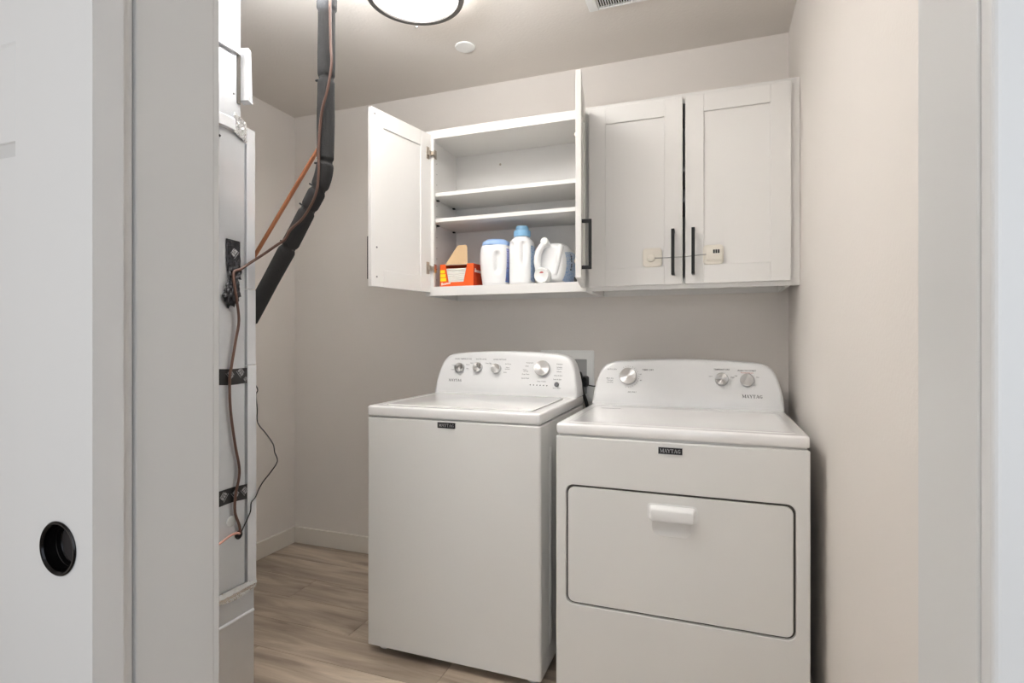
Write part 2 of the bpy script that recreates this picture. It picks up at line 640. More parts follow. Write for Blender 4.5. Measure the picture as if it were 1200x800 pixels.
# the laundry side: washer outlet box in the wall
t = thing('washer_outlet_box', 'white framed recessed outlet box on the wall between washer and dryer consoles', 'outlet box', (-.656, YB, .885))
bm = bmesh.new()
x0, x1, z0, z1 = -.788, -.525, .885, 1.125
lo = [XZ(rrect(x0, x1, z0, z1, .006, 3), YB - .0005), XZ(rrect(x0, x1, z0, z1, .006, 3), YB - .007), XZ(rrect(x0 + .003, x1 - .003, z0 + .003, z1 - .003, .005, 3), YB - .009),
      XZ(rrect(x0 + .034, x1 - .034, z0 + .034, z1 - .042, .004, 3), YB - .009), XZ(rrect(x0 + .034, x1 - .034, z0 + .034, z1 - .042, .004, 3), YB - .002)]
loft(bm, lo, cap0=False, cap1=False)
part('frame', bm, M_white, t, smooth=True)
part('recess_back', B(x0 + .034, x1 - .034, YB - .0025, YB - .0008, z0 + .034, z1 - .042), M_boxg, t)
for vx, cap in ((-.60, 'valve'), (-.70, 'valve')):
    bm = bmesh.new()
    lathe(bm, [(.008, 0), (.008, .03), (.012, .03), (.012, .045)], 12, Matrix.Translation((vx, YB - .022, .925)))
    part(cap, bm, M_chrome, t, smooth=True)

# ------------------------------------------------------------------ ceiling fittings
LX, LY = -0.997, 1.712
t = thing('ceiling_light', 'round flush-mount ceiling light with glowing white diffuser and grey metal rim', 'ceiling light', (LX, LY, H))
mt = Matrix.Translation((LX, LY, 0))
bm = lathe(bmesh.new(), [(.145, H - .001), (.148, H - .02), (.152, 2.412), (.148, 2.398), (.10, 2.386), (.04, 2.382), (.002, 2.381)], 64, mt)
part('diffuser', bm, M_glow, t, smooth=True)
bm = lathe(bmesh.new(), [(.153, 2.416), (.173, 2.416), (.176, 2.404), (.173, 2.395), (.154, 2.394), (.151, 2.400)], 64, mt, False, False)
L0 = bm
part('rim', bm, M_rim, t, smooth=True)
for k in range(3):
    a = math.atan2(1.865 - LY, -1.078 - LX) + k * 2 * PI / 3
    mm = Matrix.Translation((LX + .175 * math.cos(a), LY + .175 * math.sin(a), 2.392))
    bm = lathe(bmesh.new(), [(.001, -.007), (.004, -.005), (.005, -.001), (.0035, .002), (.0035, .012)], 12, mm)
    part('thumb_screw', bm, M_chrome, t, smooth=True)
o = part('mounting_base', B(LX - .05, LX + .05, LY - .05, LY + .05, H - .0012, H + .0), M_white, t)

bm = lathe(bmesh.new(), [(.044, H), (.0445, H - .002), (.0425, H - .0055), (.030, H - .0065), (.001, H - .0065)], 40, Matrix.Translation((-1.024, 2.192, 0)))
o = part('sprinkler_cover', bm, M_white, smooth=True)
o['label'] = 'small round white cover plate flat on the ceiling near the light'
o['category'] = 'sprinkler cover'

VX0, VX1, VY0, VY1 = -.452, -.152, 1.80, 2.114
t = thing('ceiling_vent', 'white square slatted exhaust vent grille on the ceiling, above the wall cabinets', 'vent', ((VX0 + VX1) / 2, (VY0 + VY1) / 2, H))
bm = bmesh.new()
zt, zb_ = H, H - .012
box(bm, VX0, VX0 + .036, VY0, VY1, zb_, zt, bev=.002)
box(bm, VX1 - .036, VX1, VY0, VY1, zb_, zt, bev=.002)
box(bm, VX0 + .036, VX1 - .036, VY1 - .011, VY1, zb_ + .001, zt, bev=.002)
box(bm, VX0 + .036, VX1 - .036, VY0, VY0 + .011, zb_ + .001, zt, bev=.002)
part('frame', bm, M_white, t)
part('dark_backing', B(VX0 + .036, VX1 - .036, VY0 + .011, VY1 - .011, H - .0025, H - .0005), M_dark, t)
nS = 24
me = None
for k in range(nS):
    x = VX0 + .036 + (k + .5) * (VX1 - VX0 - .072) / nS
    if me is None:
        sl = part('slat', B(x - .0015, x + .0015, VY0 + .011, VY1 - .011, H - .0105, H - .003), M_white, t, org=(x, (VY0 + VY1) / 2, H - .007))
        me = sl.data
    else:
        o = sl.copy()
        o.location = Vector((x, (VY0 + VY1) / 2, H - .007)) - ORG[t.name]
        C.objects.link(o)

# ------------------------------------------------------------------ wall cabinets
CZ0, CZ1, CYF, DT = 1.3765, 2.1365, 2.2351, 0.020
DZ0, DZ1, DW = 1.393, 2.118, 0.367


def door_frame_bm(w_, h_, mirror):
    s = -1 if mirror else 1
    bm = bmesh.new()
    st = .068

    def bx(a0, a1, c0, c1, y0=-DT, y1=0, bev=.0012):
        x0, x1 = sorted((s * a0, s * a1))
        box(bm, x0, x1, y0, y1, c0, c1, bev=bev)
    bx(0, st, 0, h_)
    bx(w_ - st, w_, 0, h_)
    bx(st, w_ - st, 0, st + .002)
    bx(st, w_ - st, h_ - st, h_)
    return bm, st, s


HANDLE_ME = None


def handle_bm():
    bm = bmesh.new()
    box(bm, -.006, .006, -.035, -.024, -.088, .088, bev=.0008)
    box(bm, -.0055, .0055, -.026, 0, -.088, -.076, bev=.0006)
    box(bm, -.0055, .0055, -.026, 0, .076, .088, bev=.0006)
    return bm


def cab_door(cab, loc, rot, mirror, hx=.034, label=None):
    h_ = DZ1 - DZ0
    bm, st, s = door_frame_bm(DW, h_, mirror)
    d = part('door', bm, M_cab, cab, org=loc, local=True)
    d.rotation_euler = (0, 0, rot)
    if label:
        d['label'] = label
    bm = bmesh.new()
    x0, x1 = sorted((s * (st - .004), s * (DW - st + .004)))
    box(bm, x0, x1, -.0135, -.0045, st - .002, h_ - st + .004)
    part('door_panel', bm, M_cab, d, local=True)
    global HANDLE_ME
    bm = handle_bm()
    ho = part('handle', bm, M_black, d, org=(s * (DW - hx), -DT, .122), local=True)
    ho['label'] = 'square black bar handle'
    return d, s


def hinge(d, s, z, cabp, hx, hy, world_z):
    """nickel cup hinge: plate on the door's back, arm, plate on the stile's inner edge"""
    bm = bmesh.new()
    x0, x1 = sorted((s * .012, s * .032))
    box(bm, x0, x1, 0, .0025, z - .028, z + .028, bev=.002)
    x0, x1 = sorted((s * .004, s * .026))
    box(bm, x0, x1, .002, .011, z - .012, z + .012, bev=.003)
    lathe(bm, [(.009, .0), (.009, .006), (.006, .007)], 14, Matrix.Translation((s * .022, .002, z)) @ Matrix.Rotation(-PI / 2, 4, 'X'))
    part('hinge', bm, M_steel, d, local=True, smooth=True)
    bm = bmesh.new()
    lx = hx + s * .024
    box(bm, min(lx, lx + s * .004), max(lx, lx + s * .004), CYF - .002, CYF + .022, world_z - .02, world_z + .02, bev=.0015)
    box(bm, min(lx - s * .018, lx + s * .008), max(lx - s * .018, lx + s * .008), CYF - .014, CYF + .0, world_z - .009, world_z + .009, bev=.003)
    part('hinge_plate', bm, M_steel, cabp)


def wall_cabinet(X0, X1, label, name='wall_cabinet', filler=None):
    t = thing(name, label, 'cabinet', ((X0 + X1) / 2, YB, CZ0))
    # carcass: sides, top, bottom, back, hanging rail
    bm = bmesh.new()
    yb = YB - .001
    box(bm, X0, X0 + .014, CYF + .019, yb, CZ0, CZ1)
    box(bm, X1 - .014, X1, CYF + .019, yb, CZ0, CZ1)
    box(bm, X0 + .014, X1 - .014, CYF + .019, yb, CZ1 - .030, CZ1 - .016)
    box(bm, X0 + .014, X1 - .014, CYF + .019, yb, CZ0 + .028, CZ0 + .042)
    box(bm, X0 + .014, X1 - .014, yb - .028, yb - .016, CZ0 + .042, CZ1 - .030)
    box(bm, X0 + .014, X1 - .014, yb - .016, yb, CZ0, CZ0 + .028)
    box(bm, X0 + .014, X1 - .014, yb - .016, yb, CZ1 - .016, CZ1)
    part('carcass', bm, M_cabin, t)
    # face frame
    bm = bmesh.new()
    fr = .042
    box(bm, X0, X0 + fr, CYF, CYF + .019, CZ0, CZ1, bev=.0008)
    box(bm, X1 - fr, X1, CYF, CYF + .019, CZ0, CZ1, bev=.0008)
    box(bm, X0 + fr, X1 - fr, CYF, CYF + .019, CZ1 - .040, CZ1, bev=.0008)
    box(bm, X0 + fr, X1 - fr, CYF, CYF + .019, CZ0, CZ0 + .042, bev=.0008)
    if filler:
        box(bm, X1, filler, CYF, CYF + .019, CZ0, CZ1, bev=.0008)
    part('face_frame', bm, M_cab, t)
    for z in (1.856, 1.737):
        part('shelf', B(X0 + .0145, X1 - .0145, CYF + .024, YB - .030, z - .018, z, bev=.0008), M_cabin, t)
        for yy in (CYF + .078, YB - .075):
            for xx in (X0 + .014, X1 - .014 - .012):
                part('shelf_pin', B(xx, xx + .012, yy, yy + .014, z - .025, z - .0185, bev=.001), M_black, t)
    return t


cabL = wall_cabinet(-1.2455, -.4895, 'left white wall cabinet with both doors swung open over shelves of detergent')
cabR = wall_cabinet(-.4885, .2685, 'right white wall cabinet with closed shaker doors against the right wall', filler=.2985)
oL = ORG[cabL.name]
oR = ORG[cabR.name]
# left cabinet: both doors open
H1 = Vector((-1.217, 2.233, DZ0))
H2 = Vector((-.5135, 2.229, DZ0))
d, s = cab_door(cabL, H1 - oL, -math.radians(101.5), False, label='open left-hand door, its back facing the room')
for z in (.11, .635):
    hinge(d, s, z, cabL, -1.227, 0, DZ0 + z)
for zz, xx in ((.04, .338), (.16, .338), (.70, .35)):
    bm = lathe(bmesh.new(), [(.004, 0), (.004, .0012), (.0015, .0014)], 10, Matrix.Translation((xx, 0, zz)) @ Matrix.Rotation(-PI / 2, 4, 'X'))
    part('door_bumper', bm, M_gprint, d, local=True)
d, s = cab_door(cabL, H2 - oL, math.radians(100), True, label='open middle door seen edge-on')
for z in (.11, .635):
    hinge(d, s, z, cabL, -.5085, 0, DZ0 + z)
# shelf-pin holes and the back screw
for zz in range(12):
    z = 1.46 + zz * .05
    part('pin_hole', lathe(bmesh.new(), [(.0022, 0), (.0022, .0004)], 8, Matrix.Translation((-1.2315, CYF + .083, z)) @ Matrix.Rotation(PI / 2, 4, 'Y')), M_gap, cabL)
bm = lathe(bmesh.new(), [(.006, 0), (.005, .002), (.001, .0022)], 12, Matrix.Translation((-.99, YB - .0292, 2.045)) @ Matrix.Rotation(PI / 2, 4, 'X'))
part('mounting_screw', bm, M_steel, cabL)
# right cabinet: closed doors
cab_door(cabR, Vector((-.477, CYF, DZ0)) - oR, 0, False)
cab_door(cabR, Vector((.267, CYF, DZ0)) - oR, 0, True, hx=.030)
for x_ in (-.44, .22):
    part('corner_block', B(x_ - .016, x_ + .016, CYF + .022, CYF + .05, CZ0 + .004, CZ0 + .0275, bev=.003), M_cabin, cabR)

# child lock
t = thing('cabinet_lock', 'white two-pad cable lock with black number dials across the closed cabinet doors', 'child lock', (-.11, CYF - DT, 1.46))
yy = CYF - DT
for (cx_, cz_, nm) in ((-.224, 1.500, 'l'), (.002, 1.500, 'r')):
    bm = bmesh.new()
    lo = []
    for i, dy in ((0, .0005), (0, -.002), (.002, -.0035), (.006, -.004)):
        lo.append(XZ(rrect(cx_ - .037 + i, cx_ + .037 - i, cz_ - .037 + i, cz_ + .037 - i, .014 - i * .5, 5), yy + dy))
    loft(bm, lo)
    pad = part('pad', bm, M_patch, t, smooth=True)
    bm = bmesh.new()
    if nm == 'l':
        for a, dy in ((.013, -.004), (.013, -.010), (.010, -.012)):
            pass
        lathe(bm, [(.016, .004), (.015, .010), (.012, .012), (.001, .012)], 24, face_matrix(cx_ - .004, yy, cz_ - .002))
        part('anchor', bm, M_patch, pad, smooth=True)
    else:
        lo = []
        for i, dy in ((0, -.004), (0, -.012), (.003, -.014)):
            lo.append(XZ(rrect(cx_ - .025 + i, cx_ + .032 - i, cz_ - .022 + i, cz_ + .022 - i, .005, 3), yy + dy))
        loft(bm, lo)
        part('dial_housing', bm, M_patch, pad, smooth=True)
        for k in range(3):
            part('number_dial', B(cx_ - .001 + k * .0082, cx_ + .0055 + k * .0082, yy - .0155, yy - .0135, cz_ + .003, cz_ + .017, bev=.0006), M_badge, pad)
bm = tube(bmesh.new(), [(-.214, yy - .011, 1.4965), (-.165, yy - .012, 1.495), (-.144, yy - .019, 1.4948), (-.105, yy - .016, 1.495), (-.070, yy - .019, 1.497), (-.04, yy - .012, 1.500), (-.024, yy - .010, 1.501)], .0016, 8)
part('cable', bm, M_cord, t, smooth=True)

# ------------------------------------------------------------------ things in the open cabinet
FZ = CZ0 + .042 + .0005
# box of dryer sheets
bx0, bx1, by0, by1, bz1 = -1.190, -1.021, 2.272, 2.40, FZ + .105
t = thing('dryer_sheet_box', 'orange cardboard box of dryer sheets with its kraft flap torn up', 'box', ((bx0 + bx1) / 2, (by0 + by1) / 2, FZ))
bm = bmesh.new()
th = .0012
# front with trapezoid cut-out
cw0, cw1, cb = (-1.162, -1.052), (-1.146, -1.070), FZ + .022
P = [(bx0, FZ), (bx1, FZ), (bx1, bz1), (cw0[1], bz1), (cw1[1], cb), (cw1[0], cb), (cw0[0], bz1), (bx0, bz1)]
for poly in ([P[0], P[1], P[4], P[5]], [P[1], P[2], P[3], P[4]], [P[0], P[5], P[6], P[7]]):
    loft(bm, [XZ(poly, by0), XZ(poly, by0 + th)])
box(bm, bx0, bx0 + th, by0 + th, by1, FZ, bz1)
box(bm, bx0, bx1, by1 - th, by1, FZ, bz1)
box(bm, bx0, bx1, by0, by1, FZ, FZ + th)
part('carton', bm, M_orange, t)
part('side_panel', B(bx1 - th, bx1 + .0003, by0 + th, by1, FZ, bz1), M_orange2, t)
# top card, partly open
part('top_card', B(bx0, bx1, by0 + .05, by1, bz1, bz1 + th), M_orange, t)
bm = bmesh.new()
loft(bm, [[Vector((-1.165, by0 + .004, bz1 - .002)), Vector((-1.052, by0 + .004, bz1 - .002)), Vector((-1.052, by0 + .005, bz1 - .001)), Vector((-1.165, by0 + .005, bz1 - .001))],
          [Vector((-1.127, by0 + .045, bz1 + .086)), Vector((-1.073, by0 + .045, bz1 + .086)), Vector((-1.073, by0 + .046, bz1 + .086)), Vector((-1.127, by0 + .046, bz1 + .086))],
          [Vector((-1.118, by0 + .049, bz1 + .094)), Vector((-1.082, by0 + .049, bz1 + .094)), Vector((-1.082, by0 + .050, bz1 + .094)), Vector((-1.118, by0 + .050, bz1 + .094))]])
part('kraft_flap', bm, M_kraft, t)
bm = bmesh.new()
for k in range(9):
    z = FZ + .003 + k * .0092
    j = random.uniform(-.002, .002)
    box(bm, -1.183, -1.029, by0 + .004 + j, by1 - .005, z, z + .0084, bev=.002)
part('folded_sheets', bm, M_sheet, t, kind='stuff')
for k, z in enumerate((.0715, .0530, .0350)):
    w_ = (.024, .028, .031)[k]
    f = part('yellow_label', B(bx0 + .001, bx0 + .001 + w_, by0 - .0004, by0, FZ + z - .0075, FZ + z + .0075), M_yellow, t)
bm = bmesh.new()
merge(bm, text_bm('Bounce', .016, shear=.25, bold=.0004), face_matrix(bx0 + .029, by0 - .0006, FZ + .0165, 0, 0, .13))
part('lettering', bm, M_white, t)
bm = bmesh.new()
merge(bm, text_bm('Bounce', .024, shear=.2, bold=.0006), Matrix.Translation((bx1 + .0007, by0 + .050, FZ + .074)) @ Matrix.Rotation(PI / 2, 4, 'Z') @ Matrix.Rotation(PI / 2, 4, 'X'))
part('lettering', bm, M_white, t)


def gauss(x, c, s):
    return math.exp(-((x - c) / s) ** 2)


def angd(a, b):
    return (a - b + PI) % (2 * PI) - PI


def bottle_body(cx_, cy_, z0, prof, n=2.6, seg=72, disp=None, a0=0, a1=2 * PI, off=0.0, sub=6, zr=None, closed=True):
    """prof: (z, half width X, half depth Y); superellipse rings; disp(angle, z) pushes inwards"""
    rows = []
    for (za, wa, da), (zb, wb, db) in zip(prof[:-1], prof[1:]):
        for k in range(sub):
            t_ = k / sub
            rows.append((za + (zb - za) * t_, wa + (wb - wa) * t_, da + (db - da) * t_))
    rows.append(prof[-1])
    if zr:
        rows = [r for r in rows if zr[0] <= r[0] <= zr[1]]
    loops = []
    for z, w_, d_ in rows:
        L = []
        cnt = seg if closed else seg + 1
        for k in range(cnt):
            a = a0 + (a1 - a0) * k / seg
            c_, s_ = math.cos(a), math.sin(a)
            r = 1.0 / ((abs(c_) ** n + abs(s_) ** n) ** (1 / n))
            f = 1 - (disp(a, z) if disp else 0)
            L.append(Vector((cx_ + (r * c_ * w_) * f + off * c_, cy_ + (r * s_ * d_) * f + off * s_, z0 + z)))
        loops.append(L)
    bm = bmesh.new()
    loft(bm, loops, cap0=closed, cap1=closed, close=closed)
    return bm


# tub with periwinkle lid
cx1, cy1 = -.934, 2.335
prof1 = [(0, .054, .052), (.010, .060, .058), (.05, .066, .064), (.10, .070, .068), (.15, .070, .068), (.176, .066, .064), (.184, .062, .060)]
HA = -PI / 2 + .72


def disp1(a, z):
    g = abs(angd(a, HA))
    ring = gauss(g, .34, .17) * (1 / (1 + math.exp((z - .155) * 300))) * (1 / (1 + math.exp((.045 - z) * 260)))
    return .30 * gauss(angd(a, HA - .26), 0, .20) * (1 / (1 + math.exp((z - .150) * 260))) * (1 / (1 + math.exp((.060 - z) * 220)))


t = thing('detergent_tub', 'squat white detergent tub with a periwinkle blue lid beside the orange box', 'detergent tub', (cx1, cy1, FZ))
part('tub_body', bottle_body(cx1, cy1, FZ, prof1, disp=disp1), M_bottle, t, smooth=True, sharp=1.2)
part('label', bottle_body(cx1, cy1, FZ, prof1, disp=disp1, a0=-.52, a1=1.2, seg=16, off=.0006, zr=(.012, .168), closed=False), M_lab1, t, smooth=True, sharp=1.5)
part('lid', lathe(bmesh.new(), [(.064, FZ + .184), (.065, FZ + .190), (.062, FZ + .202), (.050, FZ + .209), (.046, FZ + .212), (.030, FZ + .213), (.001, FZ + .2135)], 48, Matrix.Translation((cx1, cy1, 0))), M_lidb, t, smooth=True, sharp=1.0)

# tall bottle with light blue cap
cx2, cy2 = -.808, 2.335
prof2 = [(0, .046, .050), (.008, .052, .056), (.06, .053, .058), (.12, .053, .058), (.175, .053, .056), (.196, .050, .052), (.207, .041, .042), (.214, .033, .034), (.218, .032, .032)]


def disp2(a, z):
    v = (1 / (1 + math.exp((z - .190) * 300))) * (1 / (1 + math.exp((.100 - z) * 120)))
    v2 = (1 / (1 + math.exp((z - .188) * 300))) * (1 / (1 + math.exp((.155 - z) * 160)))
    return .34 * gauss(angd(a, -PI / 2 + .48), 0, .22) * v + .26 * gauss(angd(a, -PI / 2 - .62), 0, .16) * v2


t = thing('detergent_bottle', 'tall slim white detergent bottle with a light blue cap', 'detergent bottle', (cx2, cy2, FZ))
part('bottle_body', bottle_body(cx2, cy2, FZ, prof2, n=3.0, disp=disp2), M_bottle, t, smooth=True, sharp=1.2)
part('label', bottle_body(cx2, cy2, FZ, prof2, n=3.0, a0=-.50, a1=.9, seg=14, off=.0007, zr=(.01, .178), closed=False), M_lab2, t, smooth=True, sharp=1.5)
bm = lathe(bmesh.new(), [(.036, FZ + .219), (.0375, FZ + .222), (.036, FZ + .246), (.030, FZ + .250), (.0285, FZ + .262), (.026, FZ + .267), (.001, FZ + .268)], 40, Matrix.Translation((cx2, cy2, 0)))
part('cap', bm, M_capb, t, smooth=True, sharp=.5)
bm = bmesh.new()
for k in range(30):
    a = k * 2 * PI / 30
    box(bm, -.0006, .0006, .036, .0378, FZ + .224, FZ + .245)
    bmesh.ops.rotate(bm, verts=bm.verts[-8:], cent=(0, 0, 0), matrix=Matrix.Rotation(a, 3, 'Z'))
bmesh.ops.translate(bm, verts=bm.verts, vec=(cx2, cy2, 0))
part('cap_ribs', bm, M_capb, t)

# big jug lying on its side, both caps towards the room
t = thing('detergent_jug', 'big white detergent jug lying on its side, two white caps facing the room', 'detergent jug', (-.655, 2.37, FZ))


def jug_loop(y, sc, dz=0.0, dx=0.0):
    out = [(-.742, .010), (-.742, .052), (-.738, .095), (-.728, .140), (-.712, .172), (-.690, .188), (-.655, .194), (-.620, .188), (-.592, .170), (-.574, .135), (-.568, .095), (-.572, .055), (-.584, .020), (-.602, .003), (-.66, .001), (-.73, .001)]
    P_ = catmull([Vector((x, z, 0)) for x, z in out] + [Vector((out[0][0], out[0][1], 0))], 3)[:-1]
    cx_, cz_ = -.655, .097
    L = []
    for p in P_:
        x = cx_ + (p.x - cx_) * sc + dx
        z = max(.0005, cz_ + (p.y - cz_) * (sc if p.y > cz_ else sc * .98 + .02) + dz)
        L.append(Vector((-.742 + (x + .742) * .915, y, FZ + z)))
    return L


lo = [jug_loop(2.318, .52, dx=-.028), jug_loop(2.312, .70, dx=-.023), jug_loop(2.318, .80, dx=-.018), jug_loop(2.335, .87, dx=-.0115), jug_loop(2.36, .94, dx=-.005), jug_loop(2.40, 1.0), jug_loop(2.44, 1.0), jug_loop(2.475, .97), jug_loop(2.490, .85)]
bm = loft(bmesh.new(), lo)
part('jug_body', bm, M_bottle, t, smooth=True, sharp=1.3)
# handle grip bowed in front of the body
bm = tube(bmesh.new(), [(-.678, 2.318, FZ + .176), (-.700, 2.298, FZ + .168), (-.718, 2.292, FZ + .135), (-.722, 2.292, FZ + .095), (-.714, 2.296, FZ + .062), (-.695, 2.318, FZ + .045)], .013, 14, rf=lambda q: .0135 + .002 * math.sin(q * PI))
part('grip', bm, M_bottle, t, smooth=True)
# shoulder bulge between handle and label
bm = tube(bmesh.new(), [(-.625, 2.325, FZ + .170), (-.630, 2.316, FZ + .130), (-.638, 2.312, FZ + .085), (-.648, 2.318, FZ + .045)], .012, 12)
part('shoulder', bm, M_bottle, t, smooth=True)
bm = bmesh.new()
lathe(bm, [(.010, -.03), (.010, .0), (.0165, .0), (.0172, .012), (.0155, .0155), (.001, .016)], 28, face_matrix(-.690, 2.300, FZ + .196 - .010))
part('vent_cap', bm, M_white, t, smooth=True, sharp=.8)
bm = bmesh.new()
lathe(bm, [(.030, -.03), (.033, .0), (.036, .001), (.0355, .030), (.033, .036), (.030, .0375), (.028, .0355), (.001, .0350)], 40, face_matrix(-.700, 2.315, FZ + .0375))
cap = part('measuring_cap', bm, M_white, t, smooth=True, sharp=.8)
bm = bmesh.new()
pts = [(.009 * math.cos(a), .007 * math.sin(a)) for a in [k * PI / 8 for k in range(9)]]
merge(bm, loft(bmesh.new(), [XY(pts, 0), XY(pts, .0005)]), face_matrix(-.700, 2.2797, FZ + .047))
part('cap_mark', bm, M_red, cap)
# label wrapped round the right side
lab = []
for y, sc_, dx_ in ((2.336, .876, -.0112), (2.36, .947, -.0048), (2.40, 1.007, 0), (2.44, 1.007, 0)):
    L = [p + Vector((.0006, 0, 0)) for p in jug_loop(y, sc_, dx=dx_)]
    sel = L[26:39]
    sel.sort(key=lambda p: p.z)
    lab.append(sel[:])
mn = min(len(q) for q in lab)
lab = [q[:mn] for q in lab]
bm = loft(bmesh.new(), lab, False, False, close=False)
part('label', bm, M_lab3, t, smooth=True, sharp=1.5)
bm = bmesh.new()
mt = Matrix.Translation((-.5875, 2.366, FZ + .100)) @ Matrix.Rotation(math.radians(72), 4, 'Z') @ Matrix.Rotation(PI / 2, 4, 'X') @ Matrix.Rotation(PI / 2, 4, 'Z')
merge(bm, text_bm('free clear', .019, bold=.0004), mt)
for v in bm.verts:
    v.co.x -= 2.6 * (v.co.z - FZ - .098) ** 2
part('lettering', bm, M_dprint, t)

o = part('black_box', B(-.560, -.534, 2.300, 2.36, FZ, FZ + .028, bev=.002), M_black)
o['label'] = 'small black box tucked beside the jug in the cabinet corner'
o['category'] = 'box'

# ------------------------------------------------------------------ appliances
CON = [(1.0, 0), (.998, .012), (.984, .055), (.966, .085), (.948, .110), (.925, .135), (.897, .152), (.855, .166), (.80, .1745), (.72, .1795), (.55, .184), (.35, .1875), (.15, .1895), (0, .190)]


def console(parent, xc, hw, yb, zb, Hc, yback, lean):
    k = Hc / .190
    half = [(a * hw, h * k) for a, h in CON]
    out = [(-x, h) for x, h in half] + [(x, h) for x, h in half[::-1][1:]]

    def prof(h):
        return yb + lean * max(0, h - .028) + .04 * h

    def inset(p, e):
        x, h = p
        return (x * (1 - e / hw), max(0, h - e * (1 if h > .012 else 0)))
    R = 10
    bm = bmesh.new()
    grid = []
    for p in out:
        x, T = inset(p, .007)
        T = max(T, .0008)
        col = []
        for r in range(R + 1):
            h = T * r / R
            col.append(bm.verts.new((xc + x, prof(h), zb + h)))
        grid.append(col)
    for i in range(len(grid) - 1):
        for r in range(R):
            bm.faces.new((grid[i][r], grid[i + 1][r], grid[i + 1][r + 1], grid[i][r + 1]))
    rim = [c[-1] for c in grid]
    prev = rim
    for e, dy in ((.0045, .0012), (.0018, .004), (0, .009), (0, None)):
        cur = []
        for p in out:
            x, h = inset(p, e)
            y = prof(h) + dy if dy is not None else yback
            cur.append(bm.verts.new((xc + x, y, zb + max(h, .0008))))
        for i in range(len(cur) - 1):
            bm.faces.new((prev[i], prev[i + 1], cur[i + 1], cur[i]))
        prev = cur
    bm.faces.new(prev)
    part('console', bm, M_plast, parent, smooth=True, sharp=.7)
    con = [c for c in parent.children if c.name.startswith('console')][0]
    tilt = math.atan(lean + .04)
    return con, prof, tilt


def knob(con, x, y, z, r, tilt, label=None, spin=0):
    bm = lathe(bmesh.new(), [(r * 1.0, 0), (r * 1.0, .014), (r * .97, .017)], 40, cap0=True, cap1=True)
    mt = face_matrix(x, y, z, tilt)
    o = part('knob', bm, M_chrome, None, org=(0, 0, 0), smooth=True, sharp=.5)
    o.parent = con
    o.matrix_parent_inverse = Matrix.Identity(4)
    o.matrix_basis = Matrix.Translation(-ORG[con.name]) @ mt
    f = part('knob_face', lathe(bmesh.new(), [(r * .965, .0165), (r * .93, .0185), (r * .5, .0180), (.0008, .0176)], 48, cap0=False, cap1=True), M_knob, o, local=True, smooth=True, sharp=1.0)
    f['label'] = 'brushed aluminium knob face'
    return o


def badge(parent, xc, y, zc, w_, h_):
    bm = bmesh.new()
    lo = [XZ(rrect(xc - w_ / 2, xc + w_ / 2, zc - h_ / 2, zc + h_ / 2, .001, 2), y), XZ(rrect(xc - w_ / 2, xc + w_ / 2, zc - h_ / 2, zc + h_ / 2, .001, 2), y - .002)]
    loft(bm, lo)
    b = part('badge', bm, M_badge, parent)
    b['label'] = 'black badge reading MAYTAG in silver serif capitals'
    bm, W = serif_word('MAYTAG', h_ * .52)
    mm = face_matrix(xc, y - .002, zc) @ Matrix.Scale(w_ * .84 / W, 4, (1, 0, 0))
    bm2 = merge(bmesh.new(), bm, mm)
    part('lettering', bm2, M_silver, b)
    bm = bmesh.new()
    for (a0, a1, c0, c1) in ((-w_ / 2, w_ / 2, h_ / 2 - .0009, h_ / 2), (-w_ / 2, w_ / 2, -h_ / 2, -h_ / 2 + .0009), (-w_ / 2, -w_ / 2 + .0009, -h_ / 2, h_ / 2), (w_ / 2 - .0009, w_ / 2, -h_ / 2, h_ / 2)):
        box(bm, xc + a0, xc + a1, y - .0024, y - .0005, zc + c0, zc + c1)
    part('badge_rim', bm, M_silver, b)


def top_slab(parent, x0, x1, y0, y1, z0, z1, dish, m, name='top'):
    """work surface with a shallow raised border; dish = (inset_side, inset_front, inset_back, depth)"""
    bm = bmesh.new()
    r = .012
    a, f, bk, dp = dish
    lo = [XY(rrect(x0 + .004, x1 - .004, y0 + .004, y1 - .002, r, 5), z0),
          XY(rrect(x0 + .001, x1 - .001, y0 + .001, y1 - .001, r, 5), z0 + .002),
          XY(rrect(x0, x1, y0, y1, r, 5), z0 + .006),
          XY(rrect(x0, x1, y0, y1, r, 5), z1 - .007),
          XY(rrect(x0 + .0012, x1 - .0012, y0 + .0012, y1 - .001, r, 5), z1 - .003),
          XY(rrect(x0 + .005, x1 - .005, y0 + .005, y1 - .002, r, 5), z1 - .0006),
          XY(rrect(x0 + .010, x1 - .010, y0 + .010, y1 - .003, r, 5), z1)]
    lo.append(XY(rrect(x0 + .014, x1 - .014, y0 + .014, y1 - .006, r, 5), z1))
    if dp:
        lo += [XY(rrect(x0 + a - .004, x1 - a + .004, y0 + f - .004, y1 - bk + .003, r, 5), z1), XY(rrect(x0 + a, x1 - a, y0 + f, y1 - bk, r, 5), z1),
               XY(rrect(x0 + a + .006, x1 - a - .006, y0 + f + .006, y1 - bk - .004, r * .8, 5), z1 - dp * .5),
               XY(rrect(x0 + a + .014, x1 - a - .014, y0 + f + .014, y1 - bk - .008, r * .8, 5), z1 - dp)]
    loft(bm, lo)
    return part(name, bm, m, parent, smooth=True, sharp=.9)


def txt(con, s_, x, y, z, size, tilt, m=None, align='CENTER', bold=0.0001):
    bm = merge(bmesh.new(), text_bm(s_, size, depth=.0001, align=align, bold=bold), face_matrix(x, y, z, tilt))
    return part('lettering', bm, m or M_gprint, con)


